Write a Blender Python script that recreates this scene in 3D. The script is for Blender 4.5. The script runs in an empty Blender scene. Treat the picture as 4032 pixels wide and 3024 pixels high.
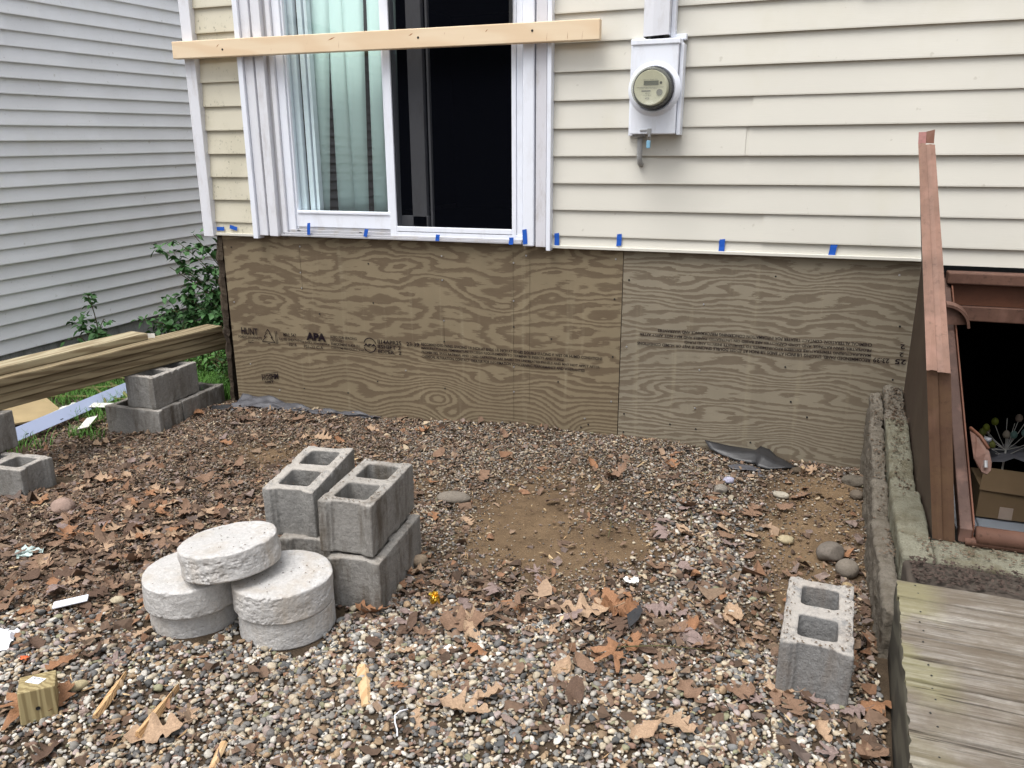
import bpy, bmesh, math, random
import numpy as np
from mathutils import Vector, Matrix, Euler
random.seed(7); RNG = np.random.default_rng(7)
scene = bpy.context.scene
COL = scene.collection
R = math.radians

# ------------------------------------------------------------------ camera, world, sun, exposure
CAM = (0.0, -3.8697, 1.60)
yaw, pitch, roll = -0.34918372, 0.28254239, -0.00419767
fwd = Vector((math.sin(yaw) * math.cos(pitch), math.cos(yaw) * math.cos(pitch), -math.sin(pitch)))
rgt = Vector((math.cos(yaw), -math.sin(yaw), 0)); upv = rgt.cross(fwd)
r2 = rgt * math.cos(roll) + upv * math.sin(roll); u2 = upv * math.cos(roll) - rgt * math.sin(roll)
cd = bpy.data.cameras.new('camera'); cam = bpy.data.objects.new('camera', cd); COL.objects.link(cam)
cam.matrix_world = Matrix(((r2.x, u2.x, -fwd.x, CAM[0]), (r2.y, u2.y, -fwd.y, CAM[1]), (r2.z, u2.z, -fwd.z, CAM[2]), (0, 0, 0, 1)))
cd.sensor_width = 36; cd.lens = 36 * 3110 / 4032; cd.clip_start = .05; cd.clip_end = 500
scene.camera = cam
scene.view_settings.view_transform = 'Standard'; scene.view_settings.look = 'None'
scene.view_settings.exposure = 0.42; scene.view_settings.gamma = 1
SUN_EL, SUN_AZ = R(66), R(205)
world = bpy.data.worlds.new('World'); scene.world = world; world.use_nodes = True
wn = world.node_tree; wn.nodes.clear()
sky = wn.nodes.new('ShaderNodeTexSky'); sky.sky_type = 'NISHITA'; sky.sun_disc = False
sky.sun_elevation = SUN_EL; sky.sun_rotation = SUN_AZ; sky.air_density = 1.0; sky.dust_density = 3.0; sky.ozone_density = 1.0
hsv = wn.nodes.new('ShaderNodeHueSaturation'); hsv.inputs['Saturation'].default_value = .22
bg = wn.nodes.new('ShaderNodeBackground'); bg.inputs['Strength'].default_value = .14
wo = wn.nodes.new('ShaderNodeOutputWorld')
# overcast: the zenith about three times brighter than the horizon
wtc = wn.nodes.new('ShaderNodeTexCoord'); wsp = wn.nodes.new('ShaderNodeSeparateXYZ'); wmr = wn.nodes.new('ShaderNodeMapRange'); wmr.inputs['From Min'].default_value = 0; wmr.inputs['From Max'].default_value = 1; wmr.inputs['To Min'].default_value = .50; wmr.inputs['To Max'].default_value = 2.1
wmx = wn.nodes.new('ShaderNodeVectorMath'); wmx.operation = 'SCALE'
wn.links.new(wtc.outputs['Generated'], wsp.inputs[0]); wn.links.new(wsp.outputs[2], wmr.inputs[0]); wn.links.new(wmr.outputs[0], wmx.inputs['Scale'])
wn.links.new(sky.outputs[0], hsv.inputs['Color']); wn.links.new(hsv.outputs[0], wmx.inputs[0]); wn.links.new(wmx.outputs[0], bg.inputs[0]); wn.links.new(bg.outputs[0], wo.inputs[0])
sd = bpy.data.lights.new('sun', 'SUN'); sd.energy = 1.5; sd.angle = R(35); sd.color = (1, .98, .95)
sun = bpy.data.objects.new('sun', sd); COL.objects.link(sun)
# direction towards the sun (from behind and above the photographer, a little to the left)
SD = Vector((math.sin(SUN_AZ) * math.cos(SUN_EL), math.cos(SUN_AZ) * math.cos(SUN_EL), math.sin(SUN_EL)))
sun.rotation_euler = SD.to_track_quat('Z', 'Y').to_euler(); sun.location = (0, -5, 8)

# ------------------------------------------------------------------ helpers
def tag(o, label=None, cat=None, group=None, kind=None):
    if label: o['label'] = label
    if cat: o['category'] = cat
    if group: o['group'] = group
    if kind: o['kind'] = kind
    return o
def empty(name, loc, label, cat, group=None):
    o = bpy.data.objects.new(name, None); COL.objects.link(o); o.location = loc; o.empty_display_size = .1
    return tag(o, label, cat, group)
def worldloc(o):
    v = Vector((0, 0, 0))
    while o: v += Vector(o.location); o = o.parent
    return v
def link(name, me, mat, parent=None, recenter=True):
    o = bpy.data.objects.new(name, me); COL.objects.link(o)
    if mat: me.materials.append(mat)
    if parent:
        o.parent = parent; w = worldloc(parent); me.transform(Matrix.Translation(-w))
    elif recenter and len(me.vertices):
        a = np.empty(len(me.vertices) * 3, 'f'); me.vertices.foreach_get('co', a); a = a.reshape(-1, 3)
        c = Vector(((a[:, 0].min() + a[:, 0].max()) / 2, (a[:, 1].min() + a[:, 1].max()) / 2, a[:, 2].min()))
        me.transform(Matrix.Translation(-c)); o.location = c
    return o
def smooth(me, on=True): me.polygons.foreach_set('use_smooth', [on] * len(me.polygons))
class MB:
    def __init__(s): s.v = []; s.f = []
    def quad(s, *p):
        n = len(s.v); s.v += [tuple(q) for q in p]; s.f.append(tuple(range(n, n + len(p)))); return s
    def box(s, x0, x1, y0, y1, z0, z1):
        n = len(s.v)
        s.v += [(x0, y0, z0), (x1, y0, z0), (x1, y1, z0), (x0, y1, z0), (x0, y0, z1), (x1, y0, z1), (x1, y1, z1), (x0, y1, z1)]
        s.f += [tuple(n + i for i in q) for q in ((0, 3, 2, 1), (4, 5, 6, 7), (0, 1, 5, 4), (1, 2, 6, 5), (2, 3, 7, 6), (3, 0, 4, 7))]; return s
    def hexa(s, b, t):   # bottom 4, top 4 corners
        n = len(s.v); s.v += [tuple(q) for q in list(b) + list(t)]
        s.f += [tuple(n + i for i in q) for q in ((0, 3, 2, 1), (4, 5, 6, 7), (0, 1, 5, 4), (1, 2, 6, 5), (2, 3, 7, 6), (3, 0, 4, 7))]; return s
    def tube(s, pts, rad, k=6, cap=True):
        pts = [Vector(p) for p in pts]; rings = []
        for i, p in enumerate(pts):
            d = (pts[min(i + 1, len(pts) - 1)] - pts[max(i - 1, 0)]).normalized()
            a = d.orthogonal().normalized() if i == 0 else (a - d * a.dot(d)).normalized()
            b = d.cross(a); r = rad[i] if hasattr(rad, '__len__') else rad; n = len(s.v)
            s.v += [tuple(p + (a * math.cos(2 * math.pi * j / k) + b * math.sin(2 * math.pi * j / k)) * r) for j in range(k)]
            if i: s.f += [(m + j, m + (j + 1) % k, n + (j + 1) % k, n + j) for j in range(k)]
            elif cap: s.f.append(tuple(n + k - 1 - j for j in range(k)))
            m = n
        if cap: s.f.append(tuple(m + j for j in range(k)))
        return s
    def lathe(s, prof, c=(0, 0, 0), axis='Z', k=32, closed=False):
        n = len(s.v)
        for r_, h in prof:
            for j in range(k):
                a = 2 * math.pi * j / k; x, y = r_ * math.cos(a), r_ * math.sin(a)
                s.v.append((c[0] + x, c[1] + y, c[2] + h) if axis == 'Z' else (c[0] + x, c[1] - h, c[2] + y))
        for i in range(len(prof) - 1):
            for j in range(k):
                q = (n + i * k + j, n + i * k + (j + 1) % k, n + (i + 1) * k + (j + 1) % k, n + (i + 1) * k + j)
                s.f.append(q)
        return s
    def mesh(s, name):
        me = bpy.data.meshes.new(name); me.from_pydata(s.v, [], s.f); me.update(); return me
    def make(s, name, mat, parent=None, bevel=0, sm=False, seg=2):
        me = s.mesh(name)
        if bevel:
            bm = bmesh.new(); bm.from_mesh(me); bmesh.ops.bevel(bm, geom=bm.edges[:] , offset=bevel, segments=seg, affect='EDGES', profile=.5, clamp_overlap=True)
            bm.to_mesh(me); bm.free()
        if sm: smooth(me)
        return link(name, me, mat, parent)
def np_mesh(name, V, F, col=None, sm=True, attr=None):
    V = np.ascontiguousarray(V, 'f'); F = np.ascontiguousarray(F, 'i'); m, k = F.shape
    me = bpy.data.meshes.new(name); me.vertices.add(len(V)); me.vertices.foreach_set('co', V.ravel())
    me.loops.add(m * k); me.loops.foreach_set('vertex_index', F.ravel()); me.polygons.add(m)
    me.polygons.foreach_set('loop_start', np.arange(0, m * k, k, dtype='i'))
    me.polygons.foreach_set('use_smooth', np.full(m, sm)); me.update(calc_edges=True); me.validate()
    if col is not None:
        a = me.attributes.new('Col', 'FLOAT_COLOR', 'POINT'); c = np.ones((len(V), 4), 'f'); c[:, :3] = col; a.data.foreach_set('color', c.ravel())
    if attr is not None:
        a = me.attributes.new('grain', 'FLOAT', 'POINT'); a.data.foreach_set('value', np.ascontiguousarray(attr, 'f'))
    return me
def _h(i, j, k, s):
    n = (i * 374761393 + j * 668265263 + k * 2147483647 + s * 1274126177) & 0xffffffff
    n = ((n ^ (n >> 13)) * 1274126177) & 0xffffffff
    return ((n ^ (n >> 16)) & 0xffff) / 65535.0
def vnoise(x, y, z=0., s=0):
    x, y, z = np.broadcast_arrays(np.asarray(x, 'f8'), y, z); xi, yi, zi = [np.floor(q).astype('i8') for q in (x, y, z)]
    fx, fy, fz = x - xi, y - yi, z - zi; fx, fy, fz = [q * q * (3 - 2 * q) for q in (fx, fy, fz)]; o = 0
    for a in (0, 1):
        for b in (0, 1):
            for c in (0, 1):
                o = o + _h(xi + a, yi + b, zi + c, s) * (fx if a else 1 - fx) * (fy if b else 1 - fy) * (fz if c else 1 - fz)
    return o * 2 - 1
def fbm(x, y, z=0., s=0, o=4):
    t = 0; a = 1.; n = 0
    for i in range(o): t = t + a * vnoise(x * 2 ** i, y * 2 ** i, z * 2 ** i, s + i); n += a; a *= .5
    return t / n
def sstep(a, b, x): t = np.clip((x - a) / (b - a), 0, 1); return t * t * (3 - 2 * t)

# ------------------------------------------------------------------ material DSL
class NT:
    def __init__(s, name, rough=.8, spec=.3, metal=0):
        s.m = bpy.data.materials.new(name); s.m.use_nodes = True; s.t = s.m.node_tree
        s.b = s.t.nodes['Principled BSDF']; s.out = s.t.nodes['Material Output']
        s.b.inputs['Roughness'].default_value = rough; s.b.inputs['Specular IOR Level'].default_value = spec; s.b.inputs['Metallic'].default_value = metal
        s.tc = s.n('ShaderNodeTexCoord'); s.obj = s.tc.outputs['Object']
    def n(s, t, **k):
        o = s.t.nodes.new(t)
        for a, b in k.items(): setattr(o, a, b)
        return o
    def set(s, sock, v):
        if isinstance(v, bpy.types.NodeSocket): s.t.links.new(v, sock)
        elif isinstance(v, (tuple, list)) and len(v) == 3 and sock.type == 'RGBA': sock.default_value = (*v, 1)
        else: sock.default_value = v
    def map(s, sc=(1, 1, 1), rot=(0, 0, 0), loc=(0, 0, 0), v=None):
        o = s.n('ShaderNodeMapping'); s.set(o.inputs[0], v or s.obj); o.inputs['Scale'].default_value = sc; o.inputs['Rotation'].default_value = rot; o.inputs['Location'].default_value = loc; return o.outputs[0]
    def noise(s, v=None, sc=5, det=4, ro=.5, dist=0):
        o = s.n('ShaderNodeTexNoise'); s.set(o.inputs['Vector'], v or s.obj); o.inputs['Scale'].default_value = sc; o.inputs['Detail'].default_value = det; o.inputs['Roughness'].default_value = ro; o.inputs['Distortion'].default_value = dist; return o.outputs['Fac']
    def vor(s, v=None, sc=5, feat='F1'):
        o = s.n('ShaderNodeTexVoronoi'); o.feature = feat; s.set(o.inputs['Vector'], v or s.obj); o.inputs['Scale'].default_value = sc; return o.outputs['Distance']
    def ramp(s, f, *st, interp='LINEAR'):
        o = s.n('ShaderNodeValToRGB'); s.set(o.inputs[0], f); e = o.color_ramp.elements; o.color_ramp.interpolation = interp
        while len(e) < len(st): e.new(.5)
        for q, (p, c) in zip(e, st): q.position = p; q.color = (c, c, c, 1) if not hasattr(c, '__len__') else (*c, 1)
        return o.outputs[0]
    def mix(s, f, a, b, mode='MIX'):
        o = s.n('ShaderNodeMix', data_type='RGBA'); o.blend_type = mode; s.set(o.inputs[0], f); s.set(o.inputs[6], a); s.set(o.inputs[7], b); return o.outputs[2]
    def math(s, op, a, b=0.):
        o = s.n('ShaderNodeMath', operation=op); s.set(o.inputs[0], a); s.set(o.inputs[1], b); return o.outputs[0]
    def attr(s, name, fac=False):
        o = s.n('ShaderNodeAttribute', attribute_name=name); return o.outputs['Fac' if fac else 'Color']
    def sep(s, v=None):
        o = s.n('ShaderNodeSeparateXYZ'); s.set(o.inputs[0], v or s.obj); return o.outputs
    def col(s, c): s.set(s.b.inputs['Base Color'], c); return s
    def bump(s, h, st=.3, d=.01):
        o = s.n('ShaderNodeBump'); s.set(o.inputs['Height'], h); o.inputs['Strength'].default_value = st; o.inputs['Distance'].default_value = d; s.t.links.new(o.outputs[0], s.b.inputs['Normal']); return s
def simple(name, c, rough=.7, var=.12, sc=30, bump=0, spec=.3, metal=0):
    t = NT(name, rough, spec, metal); f = t.noise(sc=sc, det=5)
    t.col(t.mix(f, tuple(q * (1 - var) for q in c), tuple(min(1, q * (1 + var)) for q in c)))
    if bump: t.bump(f, bump, .004)
    return t.m
M = {}
def siding_mat(name, c, dirt=0.):
    t = NT(name, .5, .35); a = t.noise(t.map((3, 3, 60)), 2, 5, .6); b = t.noise(sc=1.3, det=4)
    base = t.mix(t.ramp(b, (.35, 0), (.7, 1)), tuple(q * .9 for q in c), c)
    base = t.mix(t.math('MULTIPLY', t.ramp(a, (.3, 0), (.7, 1)), .25), base, tuple(q * .93 for q in c))
    st = t.ramp(t.noise(t.map((1, 1, .6)), 2.2, 5, .6), (.56, 0), (.75, 1))
    base = t.mix(t.math('MULTIPLY', st, .35), base, tuple(q * k for q, k in zip(c, (.82, .8, .68))))
    if dirt:
        sp = t.ramp(t.noise(t.map((1.4, 1, .8)), 55, 3, .7), (.60, 0), (.68, 1)); ms = t.ramp(t.noise(sc=4, det=3), (.42, 0), (.6, 1))
        base = t.mix(t.math('MULTIPLY', t.math('MULTIPLY', sp, ms), dirt), base, (.12, .12, .09))
        base = t.mix(t.math('MULTIPLY', ms, dirt * .35), base, (.42, .39, .28))
    sp = t.ramp(t.noise(t.map((1, 1, 1), loc=(3, 1, 7)), 26, 2, .5), (.72, 0), (.76, 1))
    base = t.mix(t.math('MULTIPLY', sp, .3), base, (.3, .27, .2))
    t.col(base); w = t.noise(t.map((6, 6, 110)), 3, 4, .65); t.bump(w, .35, .0012); return t.m
M['cream'] = siding_mat('cream vinyl', (.665, .642, .57))
M['cream_d'] = siding_mat('cream vinyl mildew', (.64, .60, .48), .9)
M['grey_s'] = siding_mat('grey vinyl', (.87, .885, .91), .12)
def white_mat(name, c, grime):
    t = NT(name, .45, .4); n = t.noise(t.map((1, 1, .35)), 18, 6, .7); g = t.ramp(n, (.5, 0), (.75, 1))
    t.col(t.mix(t.math('MULTIPLY', g, grime), c, (.36, .32, .28))); t.bump(t.noise(sc=60), .08, .002); return t.m
M['white'] = white_mat('white vinyl', (.80, .83, .90), .2)
M['white_g'] = white_mat('grimy white', (.72, .73, .77), .4)
M['white_w'] = white_mat('weathered trim', (.64, .635, .67), .6)
M['sill'] = white_mat('sill metal', (.42, .42, .44), .8)
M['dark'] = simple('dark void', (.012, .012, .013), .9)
M['room'] = simple('room wall', (.018, .018, .020), .9)
M['slat'] = simple('blind slat', (.60, .72, .70), .6, .03, 6)
M['tape'] = simple('blue tape', (.015, .10, .48), .6, .12, 120)
def glass():
    t = NT('door glass'); tr = t.n('ShaderNodeBsdfTransparent'); tr.inputs[0].default_value = (.88, .96, .94, 1)
    gl = t.n('ShaderNodeBsdfGlossy'); gl.inputs['Roughness'].default_value = .02; fr = t.n('ShaderNodeFresnel'); fr.inputs[0].default_value = 1.6
    mx = t.n('ShaderNodeMixShader'); ge = t.n('ShaderNodeNewGeometry'); t.set(mx.inputs[0], t.math('MULTIPLY', t.math('ADD', t.math('MULTIPLY', fr.outputs[0], 1.5), .05), t.math('SUBTRACT', 1.0, ge.outputs['Backfacing']))); t.t.links.new(tr.outputs[0], mx.inputs[1]); t.t.links.new(gl.outputs[0], mx.inputs[2])
    t.t.links.new(mx.outputs[0], t.out.inputs[0]); return t.m
M['glass'] = glass()
def mesh_screen():
    t = NT('insect screen', .9, 0.); t.col((.0035, .004, .006)); tr = t.n('ShaderNodeBsdfTransparent'); mx = t.n('ShaderNodeMixShader'); mx.inputs[0].default_value = .72
    t.t.links.new(tr.outputs[0], mx.inputs[1]); t.t.links.new(t.b.outputs[0], mx.inputs[2]); t.t.links.new(mx.outputs[0], t.out.inputs[0]); return t.m
M['screen'] = mesh_screen()
def concrete(name, c, dark=.5, bump=.5, stain=(.10, .085, .065), st=.5, sc=1.):
    t = NT(name, .92, .15); oi = t.n('ShaderNodeObjectInfo'); va = t.n('ShaderNodeVectorMath', operation='SCALE'); va.inputs[0].default_value = (5, 3, 7); t.t.links.new(oi.outputs['Random'], va.inputs['Scale']); vb = t.n('ShaderNodeVectorMath', operation='ADD'); t.t.links.new(t.obj, vb.inputs[0]); t.t.links.new(va.outputs[0], vb.inputs[1]); t.obj = vb.outputs[0]; big = t.noise(sc=5 * sc, det=6, ro=.6); fine = t.noise(sc=95 * sc, det=5, ro=.75); sp = t.ramp(t.noise(sc=230 * sc, det=2), (.6, 0), (.68, 1))
    b = t.mix(t.ramp(big, (.3, 0), (.7, 1)), tuple(q * .78 for q in c), c); b = t.mix(t.ramp(fine, (.3, 0), (.75, 1)), tuple(q * .6 for q in c), b)
    b = t.mix(t.math('MULTIPLY', sp, dark), b, tuple(q * .3 for q in c))
    s2 = t.ramp(t.noise(t.map((1, 1, .22)), 11 * sc, 6, .7), (.48, 0), (.66, 1)); b = t.mix(t.math('MULTIPLY', s2, st), b, stain)
    t.col(b); t.bump(t.math('ADD', t.noise(sc=120 * sc, det=5, ro=.75), t.math('MULTIPLY', t.noise(sc=30 * sc, det=3), 1.2)), bump, .004); return t.m
_conc = concrete
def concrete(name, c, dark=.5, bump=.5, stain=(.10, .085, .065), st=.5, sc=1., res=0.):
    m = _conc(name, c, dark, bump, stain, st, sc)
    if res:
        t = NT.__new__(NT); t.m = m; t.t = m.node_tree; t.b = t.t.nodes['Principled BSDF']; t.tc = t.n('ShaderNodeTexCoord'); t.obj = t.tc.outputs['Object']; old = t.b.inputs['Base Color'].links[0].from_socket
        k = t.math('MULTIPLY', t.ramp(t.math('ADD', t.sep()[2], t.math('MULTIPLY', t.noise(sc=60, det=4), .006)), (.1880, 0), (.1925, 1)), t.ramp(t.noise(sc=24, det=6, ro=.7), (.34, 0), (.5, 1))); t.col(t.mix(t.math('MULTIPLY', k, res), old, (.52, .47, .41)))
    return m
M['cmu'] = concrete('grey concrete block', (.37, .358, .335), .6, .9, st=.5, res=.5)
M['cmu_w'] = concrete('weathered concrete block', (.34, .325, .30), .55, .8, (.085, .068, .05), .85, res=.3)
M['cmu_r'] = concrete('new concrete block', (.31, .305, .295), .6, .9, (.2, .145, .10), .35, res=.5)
M['disc'] = concrete('pale cast concrete', (.66, .64, .615), .2, .9, (.38, .32, .25), .55, .8)
M['curb'] = concrete('old mossy concrete', (.25, .24, .18), .8, .9, (.09, .075, .045), .8)
M['parge'] = concrete('rough parge', (.21, .185, .15), .6, 1., (.09, .075, .055), .8)
M['stone'] = concrete('crumbled foundation edge', (.11, .085, .06), .6, 1., (.03, .022, .018), .8)
M['found'] = concrete('neighbour foundation', (.46, .47, .48), .4, .5, (.12, .13, .11), .7)
def plywood(name, l, d, scale=1.):
    t = NT(name, .8, .2); g = t.attr('grain', True); wob = t.noise(t.map((6, 6, 50)), 3, 4, .7); wob2 = t.noise(t.map((25, 25, 160)), 4, 3, .7)
    v = t.math('ADD', g, t.math('MULTIPLY', wob, .75)); v = t.math('ADD', v, t.math('MULTIPLY', wob2, .22)); fr = t.math('FRACT', v)
    k = t.ramp(fr, (0, 1), (.40, .85), (.50, 0), (.95, 0), (.98, 1))
    fine = t.noise(t.map((8, 8, 260)), 3, 4, .7); pat = t.noise(t.map((1.2, 1, 1)), 3, 4, .6)
    lc = t.mix(t.ramp(pat, (.3, 0), (.7, 1)), tuple(q * .82 for q in l), l); c = t.mix(t.math('MULTIPLY', k, .95), lc, d)
    c = t.mix(t.math('MULTIPLY', t.ramp(fine, (.3, 0), (.7, 1)), .22), c, tuple(q * .55 for q in l))
    vs = t.ramp(t.noise(t.map((14, 14, .7)), 1.3, 3, .6), (.60, 0), (.75, 1)); hs = t.ramp(t.noise(t.map((18, 18, 240)), 1.5, 2), (.55, 0), (.7, 1))
    c = t.mix(t.math('MULTIPLY', t.math('MULTIPLY', vs, hs), .6), c, (.36, .32, .23)); c = t.mix(t.math('MULTIPLY', vs, .2), c, (.34, .30, .2))
    t.col(c); t.bump(t.math('ADD', fine, t.math('MULTIPLY', k, .6)), .25, .0015); return t.m
M['ply'] = plywood('treated plywood', (.25, .20, .128), (.122, .088, .056))
M['ply2'] = plywood('treated plywood pale', (.275, .238, .175), (.142, .111, .078))
M['ply_edge'] = simple('plywood edge', (.10, .075, .045), .9, .4, 40)
def ink():
    t = NT('stamp ink', .8, .1); t.col((.010, .006, .010)); n = t.noise(t.map((12, 12, 260)), 3, 3, .6); n2 = t.noise(sc=14, det=3)
    f = t.math('MULTIPLY', t.ramp(n, (.33, .6), (.48, 1)), t.ramp(n2, (.3, .65), (.55, 1.))); tr = t.n('ShaderNodeBsdfTransparent'); mx = t.n('ShaderNodeMixShader'); t.set(mx.inputs[0], f)
    t.t.links.new(tr.outputs[0], mx.inputs[1]); t.t.links.new(t.b.outputs[0], mx.inputs[2]); t.t.links.new(mx.outputs[0], t.out.inputs[0]); return t.m
M['ink'] = ink()
def wood(name, l, d, axis=0, sc=1., ring=8, bump=.3, rough=.75, knots=True, st=1.):
    t = NT(name, rough, .25); oi = t.n('ShaderNodeObjectInfo'); va = t.n('ShaderNodeVectorMath', operation='SCALE'); va.inputs[0].default_value = (7, 9, 5); t.t.links.new(oi.outputs['Random'], va.inputs['Scale']); vb = t.n('ShaderNodeVectorMath', operation='ADD'); t.t.links.new(t.obj, vb.inputs[0]); t.t.links.new(va.outputs[0], vb.inputs[1]); t.obj = vb.outputs[0]; s = [30 * sc] * 3; s[axis] = 1.2 * sc; a = t.noise(t.map(tuple(s)), 1, 5, .65, .4)
    s3 = [ring * sc] * 3; s3[axis] = .8 * sc; w = t.n('ShaderNodeTexWave'); w.wave_type = 'BANDS'; w.bands_direction = 'DIAGONAL'; t.set(w.inputs['Vector'], t.map(tuple(s3)))
    w.inputs['Scale'].default_value = 1.6; w.inputs['Distortion'].default_value = 11; w.inputs['Detail'].default_value = 3; w.inputs['Detail Scale'].default_value = .8
    c = t.mix(t.math('MULTIPLY', t.ramp(w.outputs['Fac'], (.25, 0), (.8, 1)), .8 * st), l, d); c = t.mix(t.math('MULTIPLY', t.ramp(a, (.35, 0), (.75, 1)), .5 * st), c, d)
    if knots:
        s4 = [6 * sc] * 3; s4[axis] = 2.2 * sc; k = t.ramp(t.vor(t.map(tuple(s4)), 1.), (.0, 1), (.10, 0)); c = t.mix(t.math('MULTIPLY', k, .8), c, tuple(q * .35 for q in d))
    t.col(c); t.bump(t.math('ADD', a, w.outputs['Fac']), bump, .0015); return t.m
M['beam'] = wood('treated timber', (.32, .262, .16), (.145, .106, .06), 1)
M['beam_l'] = wood('treated timber light', (.43, .375, .25), (.24, .185, .11), 1)
M['pine'] = wood('pine stud', (.80, .65, .46), (.70, .50, .31), 0, 1, 3, .15, .6, False, .55)
M['post'] = wood('treated post offcut', (.37, .30, .155), (.20, .15, .07), 2, 1.5, 12)
M['splinter'] = wood('fresh split wood', (.62, .42, .22), (.36, .2, .09), 1, 3, 14, .5)
def deckm():
    t = NT('weathered deck board', .9, .1); g = t.noise(t.map((2.2, 60, 30)), 1.2, 7, .8, .5); g2 = t.noise(t.map((1.1, 22, 12), loc=(3, 5, 1)), 1.5, 6, .75, .8); b = t.noise(t.map((1.6, 6, 5)), 2.0, 6, .65)
    c = t.mix(t.ramp(g, (.36, 0), (.60, 1)), (.060, .048, .038), (.35, .325, .285)); c = t.mix(t.ramp(g2, (.36, .85), (.56, 0)), c, (.115, .092, .068)); c = t.mix(t.math('MULTIPLY', t.ramp(b, (.48, 0), (.72, 1)), .6), c, (.46, .43, .38)); c = t.mix(t.ramp(t.noise(sc=3.5, det=6, ro=.7), (.42, .75), (.62, 0)), c, (.13, .105, .078))
    sx = t.sep(t.tc.outputs['Object'])[0]; sy = t.sep(t.tc.outputs['Object'])[1]; gm = t.math('MULTIPLY', t.math('MULTIPLY', t.ramp(sx, (.065, 1), (.135, 0)), t.ramp(t.math('ADD', sy, 3.0), (.90, .35), (1.1, 1))), t.ramp(t.noise(sc=6, det=5), (.38, 0), (.52, 1)))
    c = t.mix(t.math('MULTIPLY', gm, .32), c, (.30, .29, .13))
    cr = t.ramp(t.noise(t.map((1.6, 52, 46)), 1.2, 3, .6), (.335, 1), (.375, 0)); c = t.mix(t.math('MULTIPLY', cr, .75), c, (.03, .024, .018))
    t.col(c); t.bump(g, .9, .004); return t.m
M['deck'] = deckm()
M['deckside'] = wood('mossy rim board', (.10, .092, .068), (.045, .040, .030), 1, 1.2, 3, .8, .95)
def rust(name, a, b, pink=.4, rs=.5):
    t = NT(name, .6, .3); n = t.noise(sc=6, det=6, ro=.65); m = t.noise(sc=38, det=5, ro=.7)
    c = t.mix(t.ramp(n, (.35, 0), (.65, 1)), a, b); c = t.mix(t.math('MULTIPLY', t.ramp(m, (.55, 0), (.68, 1)), rs), c, (.055, .028, .018))
    c = t.mix(t.math('MULTIPLY', t.ramp(t.noise(t.map((1, 1, .4)), 11, 4), (.55, 0), (.7, 1)), pink), c, (.34, .19, .145))
    t.col(c); t.bump(t.math('ADD', m, n), .35, .003); return t.m
M['rust_face'] = rust('oxide paint pink', (.225, .125, .088), (.14, .078, .054), .38, .45)  # paler, pinker oxide tone than on the end flange and panel
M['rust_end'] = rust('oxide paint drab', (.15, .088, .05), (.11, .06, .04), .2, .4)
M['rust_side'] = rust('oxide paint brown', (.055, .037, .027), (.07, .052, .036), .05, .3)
M['rust_frame'] = rust('oxide frame', (.135, .070, .048), (.095, .048, .034), .3, .8)
M['rust_dark'] = rust('oxide dark', (.14, .055, .03), (.10, .04, .022), .05, .3)
M['metal'] = simple('galvanised', (.42, .42, .42), .45, .25, 40, .2, .5, .6)
M['grey_pipe'] = simple('painted conduit', (.40, .40, .395), .6, .2, 40)
M['plastic_b'] = simple('black plastic sheet', (.022, .022, .024), .42, .5, 30, .4, .5)
M['plastic_g'] = simple('dusty plastic sheet', (.07, .07, .078), .5, .6, 22, .5)
M['pvc'] = simple('blue-white pvc trim', (.42, .48, .66), .4, .04, 4)
M['paper'] = simple('white scrap', (.78, .76, .70), .8, .08, 60)
M['meter_face'] = simple('meter dial', (.60, .59, .48), .6, .06, 50)
M['meter_dome'] = None
def dome():
    t = NT('meter cover', .08, .5); t.col((.6, .6, .5)); tr = t.n('ShaderNodeBsdfTransparent'); tr.inputs[0].default_value = (.93, .93, .87, 1)
    gl = t.n('ShaderNodeBsdfPrincipled'); gl.inputs['Base Color'].default_value = (.48, .49, .43, 1); gl.inputs['Roughness'].default_value = .15; mx = t.n('ShaderNodeMixShader'); mx.inputs[0].default_value = .22
    t.t.links.new(tr.outputs[0], mx.inputs[1]); t.t.links.new(gl.outputs[0], mx.inputs[2]); t.t.links.new(mx.outputs[0], t.out.inputs[0]); return t.m
M['meter_dome'] = dome()
M['lcd'] = simple('lcd', (.09, .10, .085), .4); M['black'] = simple('black part', (.015, .015, .015), .5); M['grey'] = simple('grey part', (.16, .16, .16), .5)
M['sealblue'] = simple('blue seal', (.25, .50, .68), .4, .1)
M['card'] = simple('cardboard', (.20, .135, .075), .85, .12, 20, .1); M['tote'] = simple('grey tote', (.26, .29, .33), .45, .05); M['red'] = simple('red ball', (.70, .015, .02), .3)
M['tapeclear'] = simple('parcel tape', (.42, .33, .27), .3)
M['leafg'] = simple('green leaf', (.07, .17, .035), .55, .55, 7); M['leafd'] = simple('dark green leaf', (.055, .135, .042), .6, .5, 7); M['grass'] = simple('grass blade', (.11, .26, .045), .6, .5, 5)
M['stem'] = simple('stem', (.09, .08, .035), .8); M['twig'] = simple('green-brown cane', (.20, .18, .075), .8, .35, 12)
M['foil'] = simple('gold foil', (.80, .52, .08), .22, .2, 60, .8, .5, 1); M['orange'] = simple('orange mesh', (.60, .13, .04), .6)
M['tissue'] = simple('tissue', (.80, .81, .86), .9)
def vcol(name, rough=.85, bump=.3, gain=1.):
    t = NT(name, rough, .25); c = t.attr('Col'); n = t.noise(sc=90, det=4, ro=.7); t.col(t.mix(t.ramp(n, (.3, .0), (.7, 1)), t.mix(.42, c, (.03, .024, .018)), c)); t.bump(n, bump, .002); return t.m
M['pebble'] = vcol('pebble', .7, .2); M['litter'] = vcol('litter', .9, .3)
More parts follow.
